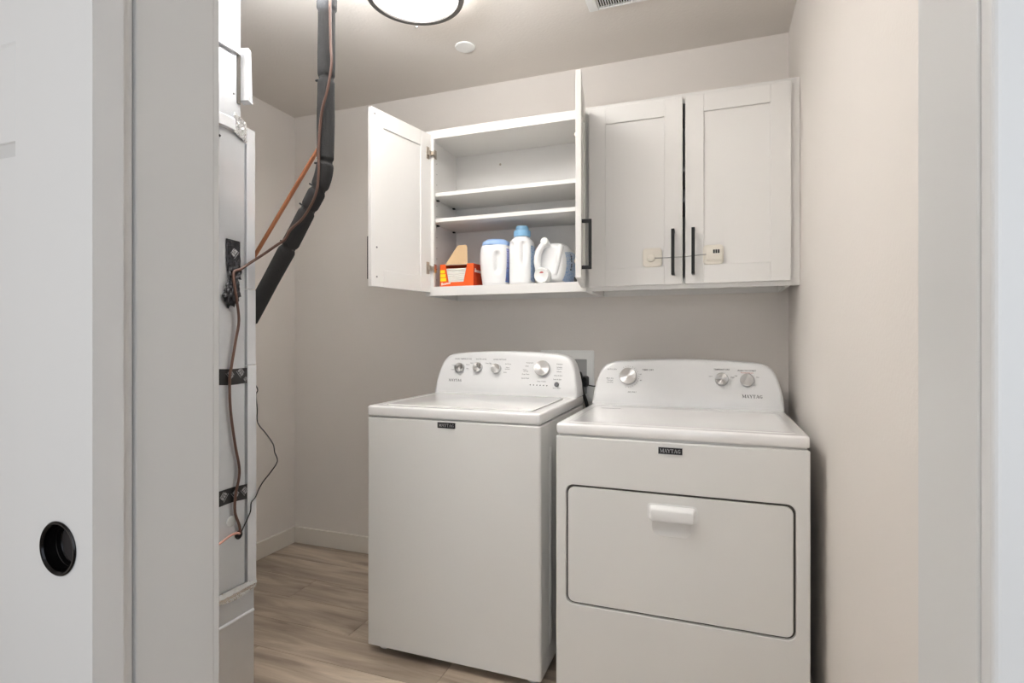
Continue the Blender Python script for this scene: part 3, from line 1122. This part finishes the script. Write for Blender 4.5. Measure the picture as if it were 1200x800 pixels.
# --- washer
wx0, wx1, wyf, wyb = -1.226, -.540, 1.750, 2.397
wzt, wz1, wzb = .929, .891, .030
t = thing('washing_machine', 'white top-loading washing machine with four round console knobs', 'washing machine', ((wx0 + wx1) / 2, (wyf + wyb) / 2, 0))
bm = bmesh.new()
lo = [XY(rrect(wx0 + .0005, wx1 - .0005, wyf + .002, wyb, .010, 4), z) for z in (wzb, wz1 - .008)]
lo.append(XY(rrect(wx0 + .003, wx1 - .003, wyf + .005, wyb - .002, .009, 4), wz1 - .0045))
lo.append(XY(rrect(wx0 + .014, wx1 - .014, wyf + .016, wyb - .004, .008, 4), wz1 - .0045))
lo.append(XY(rrect(wx0 + .014, wx1 - .014, wyf + .016, wyb - .004, .008, 4), wz1 + .004))
loft(bm, lo)
part('body', bm, M_app, t, smooth=True, sharp=.5)
# side panel beads
for yy0, yy1 in ((wyf + .10, wyf + .14), (wyb - .14, wyb - .10)):
    bm = bmesh.new()
    loft(bm, [YZ(rrect(yy0, yy1, .10, .80, .015, 4), wx1 - .0005), YZ(rrect(yy0 + .006, yy1 - .006, .106, .794, .010, 4), wx1 + .003)])
    part('side_bead', bm, M_app, t, smooth=True)
# top with lid
bm = None
tp = top_slab(t, wx0, wx1, wyf, wyb, wz1, wzt, (.034, .040, .170, .003), M_apptop)
bm = bmesh.new()
lx0, lx1, ly0, ly1 = wx0 + .0385, wx1 - .0385, wyf + .0445, 2.262
lo = [XY(rrect(lx0 + .012, lx1 - .012, ly0 + .012, ly1, .008, 4), wzt - .0028), XY(rrect(lx0 + .0105, lx1 - .0105, ly0 + .0105, ly1, .010, 4), wzt + .0008), XY(rrect(lx0 + .013, lx1 - .013, ly0 + .013, ly1 - .003, .010, 4), wzt + .0022)]
loft(bm, lo)
part('lid', bm, M_apptop, t, smooth=True, sharp=.9)
con, prof, tilt = console(t, (wx0 + wx1) / 2, (wx1 - wx0) / 2 - .001, 2.281, wzt, .1945, wyb - .004, .28)
kx = lambda x: x * .982
for xu, zu, r in ((-1.125, 1.0415, .0225), (-1.032, 1.0445, .0225), (-.938, 1.0405, .0225), (-.717, 1.045, .0355)):
    z = 1.181 - (1.181 - zu) * .982
    knob(con, kx(xu), prof(z - wzt), z, r, tilt)


def on(xu, zu):
    z = 1.181 - (1.181 - zu) * .982
    return kx(xu), prof(z - wzt) - .0003, z


for s_, xu, zu, sz in (('WASH TEMPERATURE', -1.115, 1.084, .0088), ('WATER LEVEL', -1.022, 1.084, .0088), ('RINSE OPTIONS', -.928, 1.0835, .0088),
                       ('Warm', -1.087, 1.058, .0072), ('Hot', -1.087, 1.040, .0072), ('Cool', -1.163, 1.055, .0072), ('Cold', -1.163, 1.034, .0072),
                       ('Auto', -1.068, 1.066, .0072), ('Deep Fill', -.985, 1.066, .0072), ('Off', -.972, 1.064, .0072), ('2nd Rinse', -.885, 1.064, .0072), ('Fabric', -.885, 1.048, .0072), ('Softener', -.885, 1.041, .0072), ('Both', -.895, 1.026, .0072),
                       ('Powerwash', -.780, 1.071, .0072), ('Bulky', -.792, 1.056, .0072), ('Heavy', -.800, 1.040, .0072), ('Normal', -.795, 1.033, .0072), ('Deep Clean', -.795, 1.020, .0072), ('Quick Wash', -.795, 1.002, .0072),
                       ('Delicates', -.640, 1.067, .0072), ('Wrinkle', -.640, 1.053, .0072), ('Control', -.640, 1.046, .0072), ('Whites', -.640, 1.034, .0072), ('Rinse & Spin', -.642, 1.017, .0072), ('Drain & Spin', -.645, 1.000, .0072), ('Clean Washer', -.717, .990, .0072), ('Start / Pause', -.645, .963, .0070)):
    txt(con, s_, *on(xu, zu), sz, tilt)
x, y, z = on(-1.142, .985)
wbm, W = serif_word('MAYTAG', .0115)
part('lettering', merge(bmesh.new(), wbm, face_matrix(x, y, z, tilt)), M_dprint, con)
for k in range(6):
    x, y, z = on(-.768 + k * .0155, .974 - k * .0003)
    part('indicator', lathe(bmesh.new(), [(.0026, 0), (.0026, .0006)], 12, face_matrix(x, y, z, tilt)), M_dprint, con)
x, y, z = on(-.646, .9785)
o = part('start_button', lathe(bmesh.new(), [(.0105, 0), (.0105, .003), (.009, .0042), (.001, .0042)], 28, face_matrix(x, y, z, tilt)), M_button, con, smooth=True)
o['label'] = 'round dark grey push button'
badge(t, kx(-.908), wyf + .002, .8655 + .006, .0715, .0215)
for fx, fy in ((wx0 + .045, wyf + .06), (wx1 - .045, wyf + .06), (wx0 + .045, wyb - .06), (wx1 - .045, wyb - .06)):
    part('foot', lathe(bmesh.new(), [(.021, .0), (.023, .003), (.023, .012), (.015, .018), (.007, .020), (.007, wzb + .002)], 20, Matrix.Translation((fx, fy, 0))), M_white, t, smooth=True, sharp=.8)

# --- dryer
dx0, dx1, dyf, dyb = -.480, .257, 1.7244, 2.425
dzt, dz1, dzb = .906, .872, .030
t = thing('clothes_dryer', 'white front-loading dryer with wide drop-down door, right of the washer', 'clothes dryer', ((dx0 + dx1) / 2, (dyf + dyb) / 2, 0))
bm = bmesh.new()
lo = [XY(rrect(dx0 + .001, dx1 - .001, dyf + .012, dyb, .006, 4), z) for z in (dzb, dz1 - .010)]
lo.append(XY(rrect(dx0 + .006, dx1 - .006, dyf + .014, dyb - .004, .006, 4), dz1 - .006))
lo.append(XY(rrect(dx0 + .006, dx1 - .006, dyf + .014, dyb - .004, .006, 4), dz1 + .004))
loft(bm, lo)
part('body', bm, M_app, t, smooth=True, sharp=.5)
# front panel with the door opening
px0, px1, pz0, pz1 = -.4444, .2186, .3284, .7077
bm = bmesh.new()
oo = rrect(dx0, dx1, dzb, dz1 - .006, .005, 6)
i0 = rrect(px0 - .0045, px1 + .0045, pz0 - .0045, pz1 + .0045, .026, 6)
i1 = rrect(px0 - .0015, px1 + .0015, pz0 - .0015, pz1 + .0015, .024, 6)


def ins(p, e):
    cx_, cz_ = (dx0 + dx1) / 2, (dzb + dz1) / 2
    return [(x + (e if x < cx_ else -e), z + (e if z < cz_ else -e)) for x, z in p]


loft(bm, [XZ(oo, dyf + .0125), XZ(oo, dyf + .003), XZ(ins(oo, .0012), dyf + .0008), XZ(ins(oo, .003), dyf), XZ(ins(oo, .006), dyf), XZ(ins(i0, -.003), dyf), XZ(i0, dyf), XZ(ins(i0, .0015), dyf + .0015), XZ(i1, dyf + .010)], False, False)
part('front_panel', bm, M_app, t, smooth=True, sharp=.6)
part('door_gap_backing', B(px0 - .003, px1 + .003, dyf + .0095, dyf + .0118, pz0 - .003, pz1 + .003), M_gap, t)  # dark sheet behind the door; the seam's shade is in its colour
# door with a scooped finger recess
bm = bmesh.new()
d0 = rrect(px0 + .0045, px1 - .0045, pz0 + .0045, pz1 - .0045, .021, 6)
d1_ = rrect(px0 + .006, px1 - .006, pz0 + .006, pz1 - .006, .019, 6)
hx0, hx1 = -.174, -.060
loft(bm, [XZ(d0, dyf + .0095), XZ(d0, dyf + .002), XZ(d1_, dyf - .0003), XZ(rrect(px0 + .009, px1 - .009, pz0 + .009, pz1 - .009, .016, 6), dyf - .0003), XZ(rrect(hx0 - .002, hx1 + .002, .578, .670, .023, 6), dyf - .0003), XZ(rrect(hx0, hx1, .580, .668, .022, 6), dyf - .0002), XZ(rrect(hx0 + .004, hx1 - .004, .583, .665, .019, 6), dyf + .0035),
          XZ(rrect(hx0 + .018, hx1 - .018, .594, .658, .012, 6), dyf + .0075)], False, True)
dd = part('door', bm, M_app, t, smooth=True, sharp=.6)
bm = bmesh.new()
loft(bm, [XZ(rrect(-.189, -.043, .627, .677, .012, 5), dyf - .0004), XZ(rrect(-.189, -.043, .627, .677, .012, 5), dyf - .0025), XZ(rrect(-.186, -.046, .6275, .674, .011, 5), dyf - .0030)])
loft(bm, [XZ(rrect(-.185, -.047, .6275, .673, .010, 5), dyf - .003), XZ(rrect(-.182, -.050, .628, .670, .010, 5), dyf - .013), XZ(rrect(-.178, -.054, .6285, .664, .008, 5), dyf - .0185), XZ(rrect(-.174, -.058, .629, .660, .006, 5), dyf - .0195)])
part('handle', bm, mat('handle_white_plastic', (234, 234, 233), 0.3, coat=.2), dd, smooth=True, sharp=.6)
top_slab(t, dx0, dx1, dyf - .001, dyb, dz1, dzt, (.020, .016, .240, .0), M_apptop)
# shallow embossed field on the top
bm = bmesh.new()
a = dict(r=.02)
lo = [XY(rrect(dx0 + .030, dx1 - .030, dyf + .035, 2.205, .02, 5), dzt + .0), XY(rrect(dx0 + .036, dx1 - .036, dyf + .043, 2.199, .02, 5), dzt + .0018), XY(rrect(dx0 + .042, dx1 - .042, dyf + .049, 2.193, .018, 5), dzt + .0008)]
loft(bm, lo, cap0=False, cap1=True)
part('embossed_top_field', bm, M_apptop, t, smooth=True, sharp=1.0)
part('lint_slot', B(-.412, -.338, 2.152, 2.160, dzt + .0009, dzt + .0016), M_boxg, t)
bm = bmesh.new()
for x_ in (-.0525, -.0135, .205):
    box(bm, x_ - .0015, x_ + .0015, 2.213, 2.228, dzt - .0002, dzt + .0007)
part('lint_door_notches', bm, M_boxg, t)
con, prof, tilt = console(t, (dx0 + dx1) / 2, (dx1 - dx0) / 2 - .001, 2.285, dzt, .190, dyb - .004, .28)


def on2(x, z):
    return x, prof(z - dzt) - .0003, z


knob(con, -.331, prof(.116), 1.022, .0355, tilt)
knob(con, .033, prof(.112), 1.018, .0255, tilt)
knob(con, .125, prof(.111), 1.017, .0255, tilt)
for s_, x, z, sz, m_ in (('TEMPERATURE', .033, 1.058, .0090, M_dprint), ('PUSH TO START', .125, 1.055, .0090, M_dprint), ('Wrinkle Prevent', .125, 1.047, .0068, M_rprint),
                         ('Low', -.008, 1.031, .0075, None), ('High', .073, 1.029, .0075, None), ('Off', .085, 1.034, .0075, None), ('On', .163, 1.031, .0075, None),
                         ('TIMED DRY', -.252, 1.051, .0090, M_dprint), ('AUTO DRY', -.400, 1.051, .0080, None), ('More Dry', -.407, 1.014, .0075, None), ('Normal', -.407, 1.006, .0075, None), ('Less Dry', -.407, .998, .0075, None), ('AIR ONLY', -.313, .960, .0080, None),
                         ('60', -.282, 1.033, .0075, None), ('40', -.280, 1.008, .0075, None)):
    txt(con, s_, *on2(x, z), sz, tilt, m_)
bm = bmesh.new()
for k in range(18):
    a = math.radians(120 - k * 13)
    x, z = -.331 + .043 * math.cos(a), 1.022 + .043 * math.sin(a)
    yy = prof(z - dzt)
    merge(bm, B(-.0015, .0015, -.0006, .0006, 0, .0003), face_matrix(x, yy, z, tilt, 0, a))
part('dial_ticks', bm, M_dprint, con)
x, y, z = on2(.143, .958)
wbm, W = serif_word('MAYTAG', .0125)
part('lettering', merge(bmesh.new(), wbm, face_matrix(x, y, z, tilt)), M_dprint, con)
badge(t, -.121, dyf, .840, .0715, .0215)
for fx, fy in ((dx0 + .045, dyf + .06), (dx1 - .045, dyf + .06), (dx0 + .045, dyb - .06), (dx1 - .045, dyb - .06)):
    part('foot', lathe(bmesh.new(), [(.021, .0), (.023, .003), (.023, .012), (.015, .018), (.007, .020), (.007, dzb + .002)], 20, Matrix.Translation((fx, fy, 0))), M_white, t, smooth=True, sharp=.8)

# power cord plugged in behind the washer
t = thing('power_cord', 'black power cord and plug hanging from the outlet box behind the washer', 'power cord', (-.53, 2.50, .5))
bm = bmesh.new()
loft(bm, [XZ(rrect(-.585, -.548, .955, 1.005, .010, 4), 2.548), XZ(rrect(-.585, -.548, .955, 1.005, .010, 4), 2.520), XZ(rrect(-.580, -.553, .960, 1.000, .008, 4), 2.508)])
part('plug', bm, M_wire, t, smooth=True)
part('cord', tube(bmesh.new(), [(-.575, 2.515, .990), (-.578, 2.495, 1.02), (-.572, 2.480, .985), (-.560, 2.478, .93), (-.540, 2.480, .86), (-.528, 2.48, .70), (-.528, 2.48, .45), (-.53, 2.48, .30)], .008, 10), M_wire, t, smooth=True)
part('thin_lead', tube(bmesh.new(), [(-.560, 2.512, .985), (-.545, 2.50, .968), (-.520, 2.50, .962), (-.48, 2.49, .958), (-.46, 2.48, .90), (-.45, 2.47, .5)], .0028, 8), M_wire, t, smooth=True)

# ------------------------------------------------------------------ air handler, duct, lines
AX, AYB = -1.40, 1.386
t = thing('air_handler', 'tall galvanized metal air handler cabinet patched with black and foil tape', 'air handler', (-1.665, 1.11, 0))
ax0, ay0 = -1.93, .84
part('cabinet_shell', B(ax0, AX - .012, ay0, AYB - .006, .40, 1.852), M_galv, t)
part('side_panel', B(AX - .011, AX, ay0, 1.3435, .397, 1.845, bev=.001), M_galv, t)
for k, (z0, z1, e) in enumerate(((.397, 1.095, .0), (1.097, 1.338, -.0015), (1.341, 1.855, -.003))):
    part('corner_flange', B(AX - .03, AX + .004 + e, 1.3515, AYB + .001 + e * .6, z0, z1, bev=.001), M_galv2, t)
part('base_section', B(ax0, AX - .001, ay0, AYB - .004, .0, .392, bev=.001), M_galv, t)
part('base_bead', tube(bmesh.new(), [(AX, ay0 + .01, .303), (AX, 1.378, .303)], .005, 8, smooth=False), M_galv2, t)
# foil tape over the seam, crumpled
bm = bmesh.new()
nY, nZ = 40, 8
g = []
for i in range(nY + 1):
    r_ = []
    for j in range(nZ + 1):
        y = ay0 + .01 + (AYB - .0 - ay0 - .01) * i / nY
        q = j / nZ
        z = .372 + .034 * q + random.uniform(-.001, .001) - (.006 * math.sin(y * 30) if j == 0 else 0)
        x = AX + .0022 + random.uniform(0, .002) + .004 * gauss(q, .55, .2)
        r_.append(bm.verts.new((x, y, z)))
    g.append(r_)
for i in range(nY):
    for j in range(nZ):
        bm.faces.new((g[i][j], g[i + 1][j], g[i + 1][j + 1], g[i][j + 1]))
part('seam_tape', bm, M_foil, t, smooth=True, sharp=2, label='crumpled silver foil tape')


def flat_tape(y0, y1, zc0, zc1, w_, x, name, m, n=24):
    bm = bmesh.new()
    cols = []
    for i in range(n + 1):
        q = i / n
        y = y0 + (y1 - y0) * q
        zc = zc0 + (zc1 - zc0) * q
        e = .0016 * math.sin(q * 17 + zc * 9)
        cols.append([bm.verts.new((x + random.uniform(0, .0006), y, zc - w_ / 2 + e)), bm.verts.new((x + .0004, y, zc)), bm.verts.new((x + random.uniform(0, .0006), y, zc + w_ / 2 + e * .6))])
    for a, b in zip(cols[:-1], cols[1:]):
        for j in range(2):
            bm.faces.new((a[j], b[j], b[j + 1], a[j + 1]))
    return part(name, bm, m, t, smooth=True, sharp=2)


def tape_print(y, z, ang, x, par, k=1.0):
    bm = bmesh.new()
    for (a, b, c, d) in ((-.014, .014, -.011, -.0095), (-.011, -.004, -.006, .006), (-.002, .004, -.006, .002), (.006, .012, -.006, .005), (-.010, .010, .008, .0105), (-.003, .008, .004, .0062)):
        P4 = [Vector((a, c, 0)), Vector((b, c, 0)), Vector((b, d, 0)), Vector((a, d, 0))]
        mt = Matrix.Translation((x, y, z)) @ Matrix.Rotation(PI / 2, 4, 'Z') @ Matrix.Rotation(PI / 2, 4, 'X') @ Matrix.Rotation(ang, 4, 'Z') @ Matrix.Scale(k, 4)
        loft(bm, [[mt @ p for p in P4], [mt @ (p + Vector((0, 0, .0003))) for p in P4]])
    part('tape_print', bm, M_tapeprint, par)


tp1 = flat_tape(1.00, 1.354, 1.0675, 1.0625, .049, AX + .0012, 'black_tape', M_tape)
tape_print(1.286, 1.070, -.9, AX + .0022, tp1)
tape_print(1.325, 1.075, -.9, AX + .0022, tp1)
tape_print(1.345, 1.052, .7, AX + .0022, tp1, .6)
tp2 = flat_tape(1.00, 1.354, .703, .694, .047, AX + .0012, 'black_tape', M_tape)
tape_print(1.262, .700, .9, AX + .0022, tp2)
tape_print(1.305, .697, -.9, AX + .0022, tp2)
tape_print(1.340, .698, -.9, AX + .0022, tp2, .9)
for o in (tp1, tp2):
    o['label'] = 'band of black printed foil tape'
# upright patch of tape with a crumpled wad below it
bm = bmesh.new()
g = []
for i in range(9):
    r_ = []
    for j in range(17):
        q = j / 16
        y = 1.270 + .054 * i / 8 + (.012 * max(0, q - .5) if i < 4 else 0)
        z = 1.488 - .120 * q - .002 * i / 8
        x = AX + .0015 + (max(0, q - .35) * .010 * (1 + .8 * math.sin(i * 2.1 + j * 1.3)))
        r_.append(bm.verts.new((x, y, z)))
    g.append(r_)
for i in range(8):
    for j in range(16):
        bm.faces.new((g[i][j], g[i + 1][j], g[i + 1][j + 1], g[i][j + 1]))
tp3 = part('tape_patch', bm, M_foil_black, t, smooth=True, sharp=.35)
tape_print(1.300, 1.447, .9, AX + .0040, tp3, 1.0)
bm = bmesh.new()
bmesh.ops.create_icosphere(bm, subdivisions=4, radius=1.0)
for v in bm.verts:
    p = v.co.copy()
    n_ = 1 + .16 * math.sin(p.x * 7 + p.y * 9 + 1) * math.sin(p.z * 8) + .10 * math.sin(p.z * 17 + p.y * 13) + random.uniform(-.03, .03)
    v.co = Vector((AX + .006 + p.x * .014 * n_, 1.289 + p.y * (.027 - .010 * p.z) * n_ + .008 * p.z, 1.328 + p.z * .046 * n_))
part('tape_wad', bm, M_foil_black, t, smooth=True, sharp=.35, label='crumpled wad of black and silver foil tape')
bm = bmesh.new()
lathe(bm, [(.013, 0), (.014, .003), (.010, .004), (.008, .001), (.001, .0005)], 24, Matrix.Translation((AX, 1.318, .565)) @ Matrix.Rotation(PI / 2, 4, 'Y'))
part('grommet', bm, M_wire, t, smooth=True)
# clear tie mount
bm = lathe(bmesh.new(), [(.016, 0), (.016, .002), (.012, .004), (.001, .004)], 20, Matrix.Translation((AX, 1.290, .615)) @ Matrix.Rotation(PI / 2, 4, 'Y'))
part('tie_mount', bm, mat('clear_plastic_grey', (190, 194, 194), .25), t, smooth=True)
part('screw', lathe(bmesh.new(), [(.004, 0), (.003, .002), (.001, .002)], 10, Matrix.Translation((AX, 1.249, 1.795)) @ Matrix.Rotation(PI / 2, 4, 'Y')), M_wire, t)

# duct above
AH = t
t2 = thing('supply_duct', 'bright sheet-metal duct rising from the air handler to the ceiling', 'duct', (-1.66, 1.09, 1.853))
t = t2
part('duct_shell', B(ax0 + .02, AX - .004, ay0 + .02, 1.331, 1.853, H - .001, bev=.001), M_galv, t)
part('drive_cleat', B(AX - .006, AX + .008, ay0 + .02, 1.318, 2.072, 2.092, bev=.002), M_galv2, t)
part('cleat_shadow_gap', B(AX - .0035, AX - .0015, 1.316, 1.329, 1.920, 2.076), M_gap, t)  # dark strip, coloured as the shade in the gap beside the flange
bm = bmesh.new()
pts = [(AX + .020, 1.3375, 1.935), (AX + .020, 1.3555, 1.928), (AX + .020, 1.348, 2.095), (AX + .020, 1.336, 2.100)]
loft(bm, [[Vector(p) for p in pts], [Vector((p[0] - .030, p[1] - .006, p[2])) for p in pts]])
part('bent_flange', bm, M_galv2, t)
part('corner_cleat', B(AX - .004, AX + .012, 1.10, 1.298, 1.826, 1.862, bev=.002), M_galv2, AH)
bm = bmesh.new()
g = []
for i in range(15):
    r_ = []
    for j in range(10):
        y = 1.296 + .050 * i / 14
        z = 1.822 + .064 * j / 9 - .02 * i / 14
        r_.append(bm.verts.new((AX + .003 + random.uniform(0, .005), y, z)))
    g.append(r_)
for i in range(14):
    for j in range(9):
        bm.faces.new((g[i][j], g[i + 1][j], g[i + 1][j + 1], g[i][j + 1]))
part('foil_patch', bm, M_foil, AH, smooth=True, sharp=2)
part('screw', lathe(bmesh.new(), [(.003, 0), (.003, .002), (.001, .002)], 10, Matrix.Translation((AX - .004, 1.304, 1.945)) @ Matrix.Rotation(PI / 2, 4, 'Y')), M_gprint, t)

# insulated refrigerant line
path = [(-1.144, 1.42, H - .002), (-1.144, 1.42, 2.249), (-1.145, 1.42, 2.088), (-1.147, 1.42, 1.927), (-1.149, 1.42, 1.775), (-1.153, 1.42, 1.713), (-1.171, 1.42, 1.664), (-1.207, 1.42, 1.608), (-1.247, 1.42, 1.548), (-1.289, 1.42, 1.486), (-1.366, 1.418, 1.374), (-1.439, 1.416, 1.268), (-1.455, 1.416, 1.245)]
t = thing('insulated_pipe', 'thick black foam-insulated refrigerant pipe bending down from the ceiling', 'pipe', (-1.144, 1.42, 1.24))
ties = [(2.000, None), (1.738, None)]
seams = [2.213, 2.000, 1.738, 1.655, 1.594, 1.478]


def rf_path(P_, n=10):
    return catmull(P_, n)


pts = rf_path(path, 26)
loops = []
up = Vector((0, 1, 0))
for i, p in enumerate(pts):
    tt = (pts[min(i + 1, len(pts) - 1)] - pts[max(i - 1, 0)]).normalized()
    a = (up - tt * up.dot(tt)).normalized()
    up = a
    b = tt.cross(a)
    rr = .0268 + (.004 if p.z > 2.215 else 0)
    for sz in seams[1:]:
        rr -= .0060 * gauss(p.z, sz, .007)
    rr *= 1 + .02 * math.sin(p.z * 31)
    loops.append([p + (a * math.cos(2 * PI * k / 24) + b * math.sin(2 * PI * k / 24)) * rr for k in range(24)])
part('foam_sleeve', loft(bmesh.new(), loops), M_foam, t, smooth=True, sharp=1.0)
for sz in seams[1:]:
    i = min(range(len(pts)), key=lambda q: abs(pts[q].z - sz))
    p = pts[i]
    tt = (pts[i + 1] - pts[i - 1]).normalized()
    q = Vector((0, 0, -1)).rotation_difference(tt).to_matrix().to_4x4()
    mm = Matrix.Translation(p) @ q
    bm = lathe(bmesh.new(), [(.0195, -.0022), (.0222, -.0022), (.0222, .0022), (.0195, .0022)], 28, mm, False, False)
    merge(bm, B(-.041, -.021, -.0035, .0035, -.0025, .0025, bev=.001), mm)
    part('cable_tie', bm, M_tie, t, smooth=True)

o = part('copper_pipe', tube(bmesh.new(), [(-1.150, 1.452, 1.90), (-1.163, 1.449, 1.835), (-1.200, 1.44, 1.783), (-1.330, 1.436, 1.615), (-1.462, 1.432, 1.443), (-1.490, 1.43, 1.405)], .0068, 14, n=8), M_copper, smooth=True)
o['label'] = 'thin bare copper pipe running diagonally behind the insulated pipe'
o['category'] = 'pipe'

cab = [(-1.106, 1.388, 2.40), (-1.106, 1.388, 2.221), (-1.103, 1.387, 2.089), (-1.098, 1.385, 2.023), (-1.112, 1.384, 1.947), (-1.135, 1.386, 1.884), (-1.147, 1.387, 1.793), (-1.150, 1.387, 1.675), (-1.163, 1.385, 1.617), (-1.207, 1.386, 1.560),
       (-1.254, 1.386, 1.528), (-1.277, 1.385, 1.497), (-1.310, 1.380, 1.477), (-1.350, 1.372, 1.452), (-1.385, 1.350, 1.422), (-1.392, 1.322, 1.400), (-1.391, 1.300, 1.392), (-1.386, 1.286, 1.377), (-1.380, 1.290, 1.317), (-1.389, 1.310, 1.239),
       (-1.392, 1.300, 1.172), (-1.392, 1.284, 1.093), (-1.392, 1.278, 1.054), (-1.392, 1.281, .962), (-1.391, 1.297, .854), (-1.392, 1.313, .785), (-1.392, 1.313, .745), (-1.392, 1.300, .695), (-1.391, 1.297, .643), (-1.391, 1.313, .598), (-1.394, 1.320, .569)]
o = part('control_cable', tube(bmesh.new(), cab, .0042, 8, n=5), M_brown, smooth=True)
o['label'] = 'brown control cable winding down the black pipe and metal cabinet'
o['category'] = 'cable'
o = part('pink_wire', tube(bmesh.new(), [(-1.393, 1.316, .570), (-1.388, 1.300, .577), (-1.388, 1.276, .577), (-1.390, 1.240, .566), (-1.392, 1.19, .56), (-1.394, 1.12, .575)], .0036, 8), M_pink, smooth=True)
o['label'] = 'short pinkish wire entering the black grommet low on the metal cabinet'
o['category'] = 'wire'
bw = [(-1.470, 1.400, 1.10), (-1.426, 1.398, 1.067), (-1.422, 1.40, 1.042), (-1.404, 1.40, 1.014), (-1.411, 1.40, .995), (-1.406, 1.40, .95), (-1.404, 1.40, .905), (-1.370, 1.40, .872), (-1.340, 1.40, .839), (-1.333, 1.40, .812), (-1.322, 1.40, .785), (-1.347, 1.40, .750), (-1.378, 1.398, .715), (-1.391, 1.392, .690),
      (-1.391, 1.378, .668), (-1.392, 1.362, .655), (-1.391, 1.358, .63), (-1.392, 1.348, .61), (-1.394, 1.325, .574)]
o = part('black_wire', tube(bmesh.new(), bw, .0020, 6, n=4), M_wire, smooth=True)
o['label'] = 'thin kinked black wire bowing out from the metal cabinet edge'
o['category'] = 'wire'
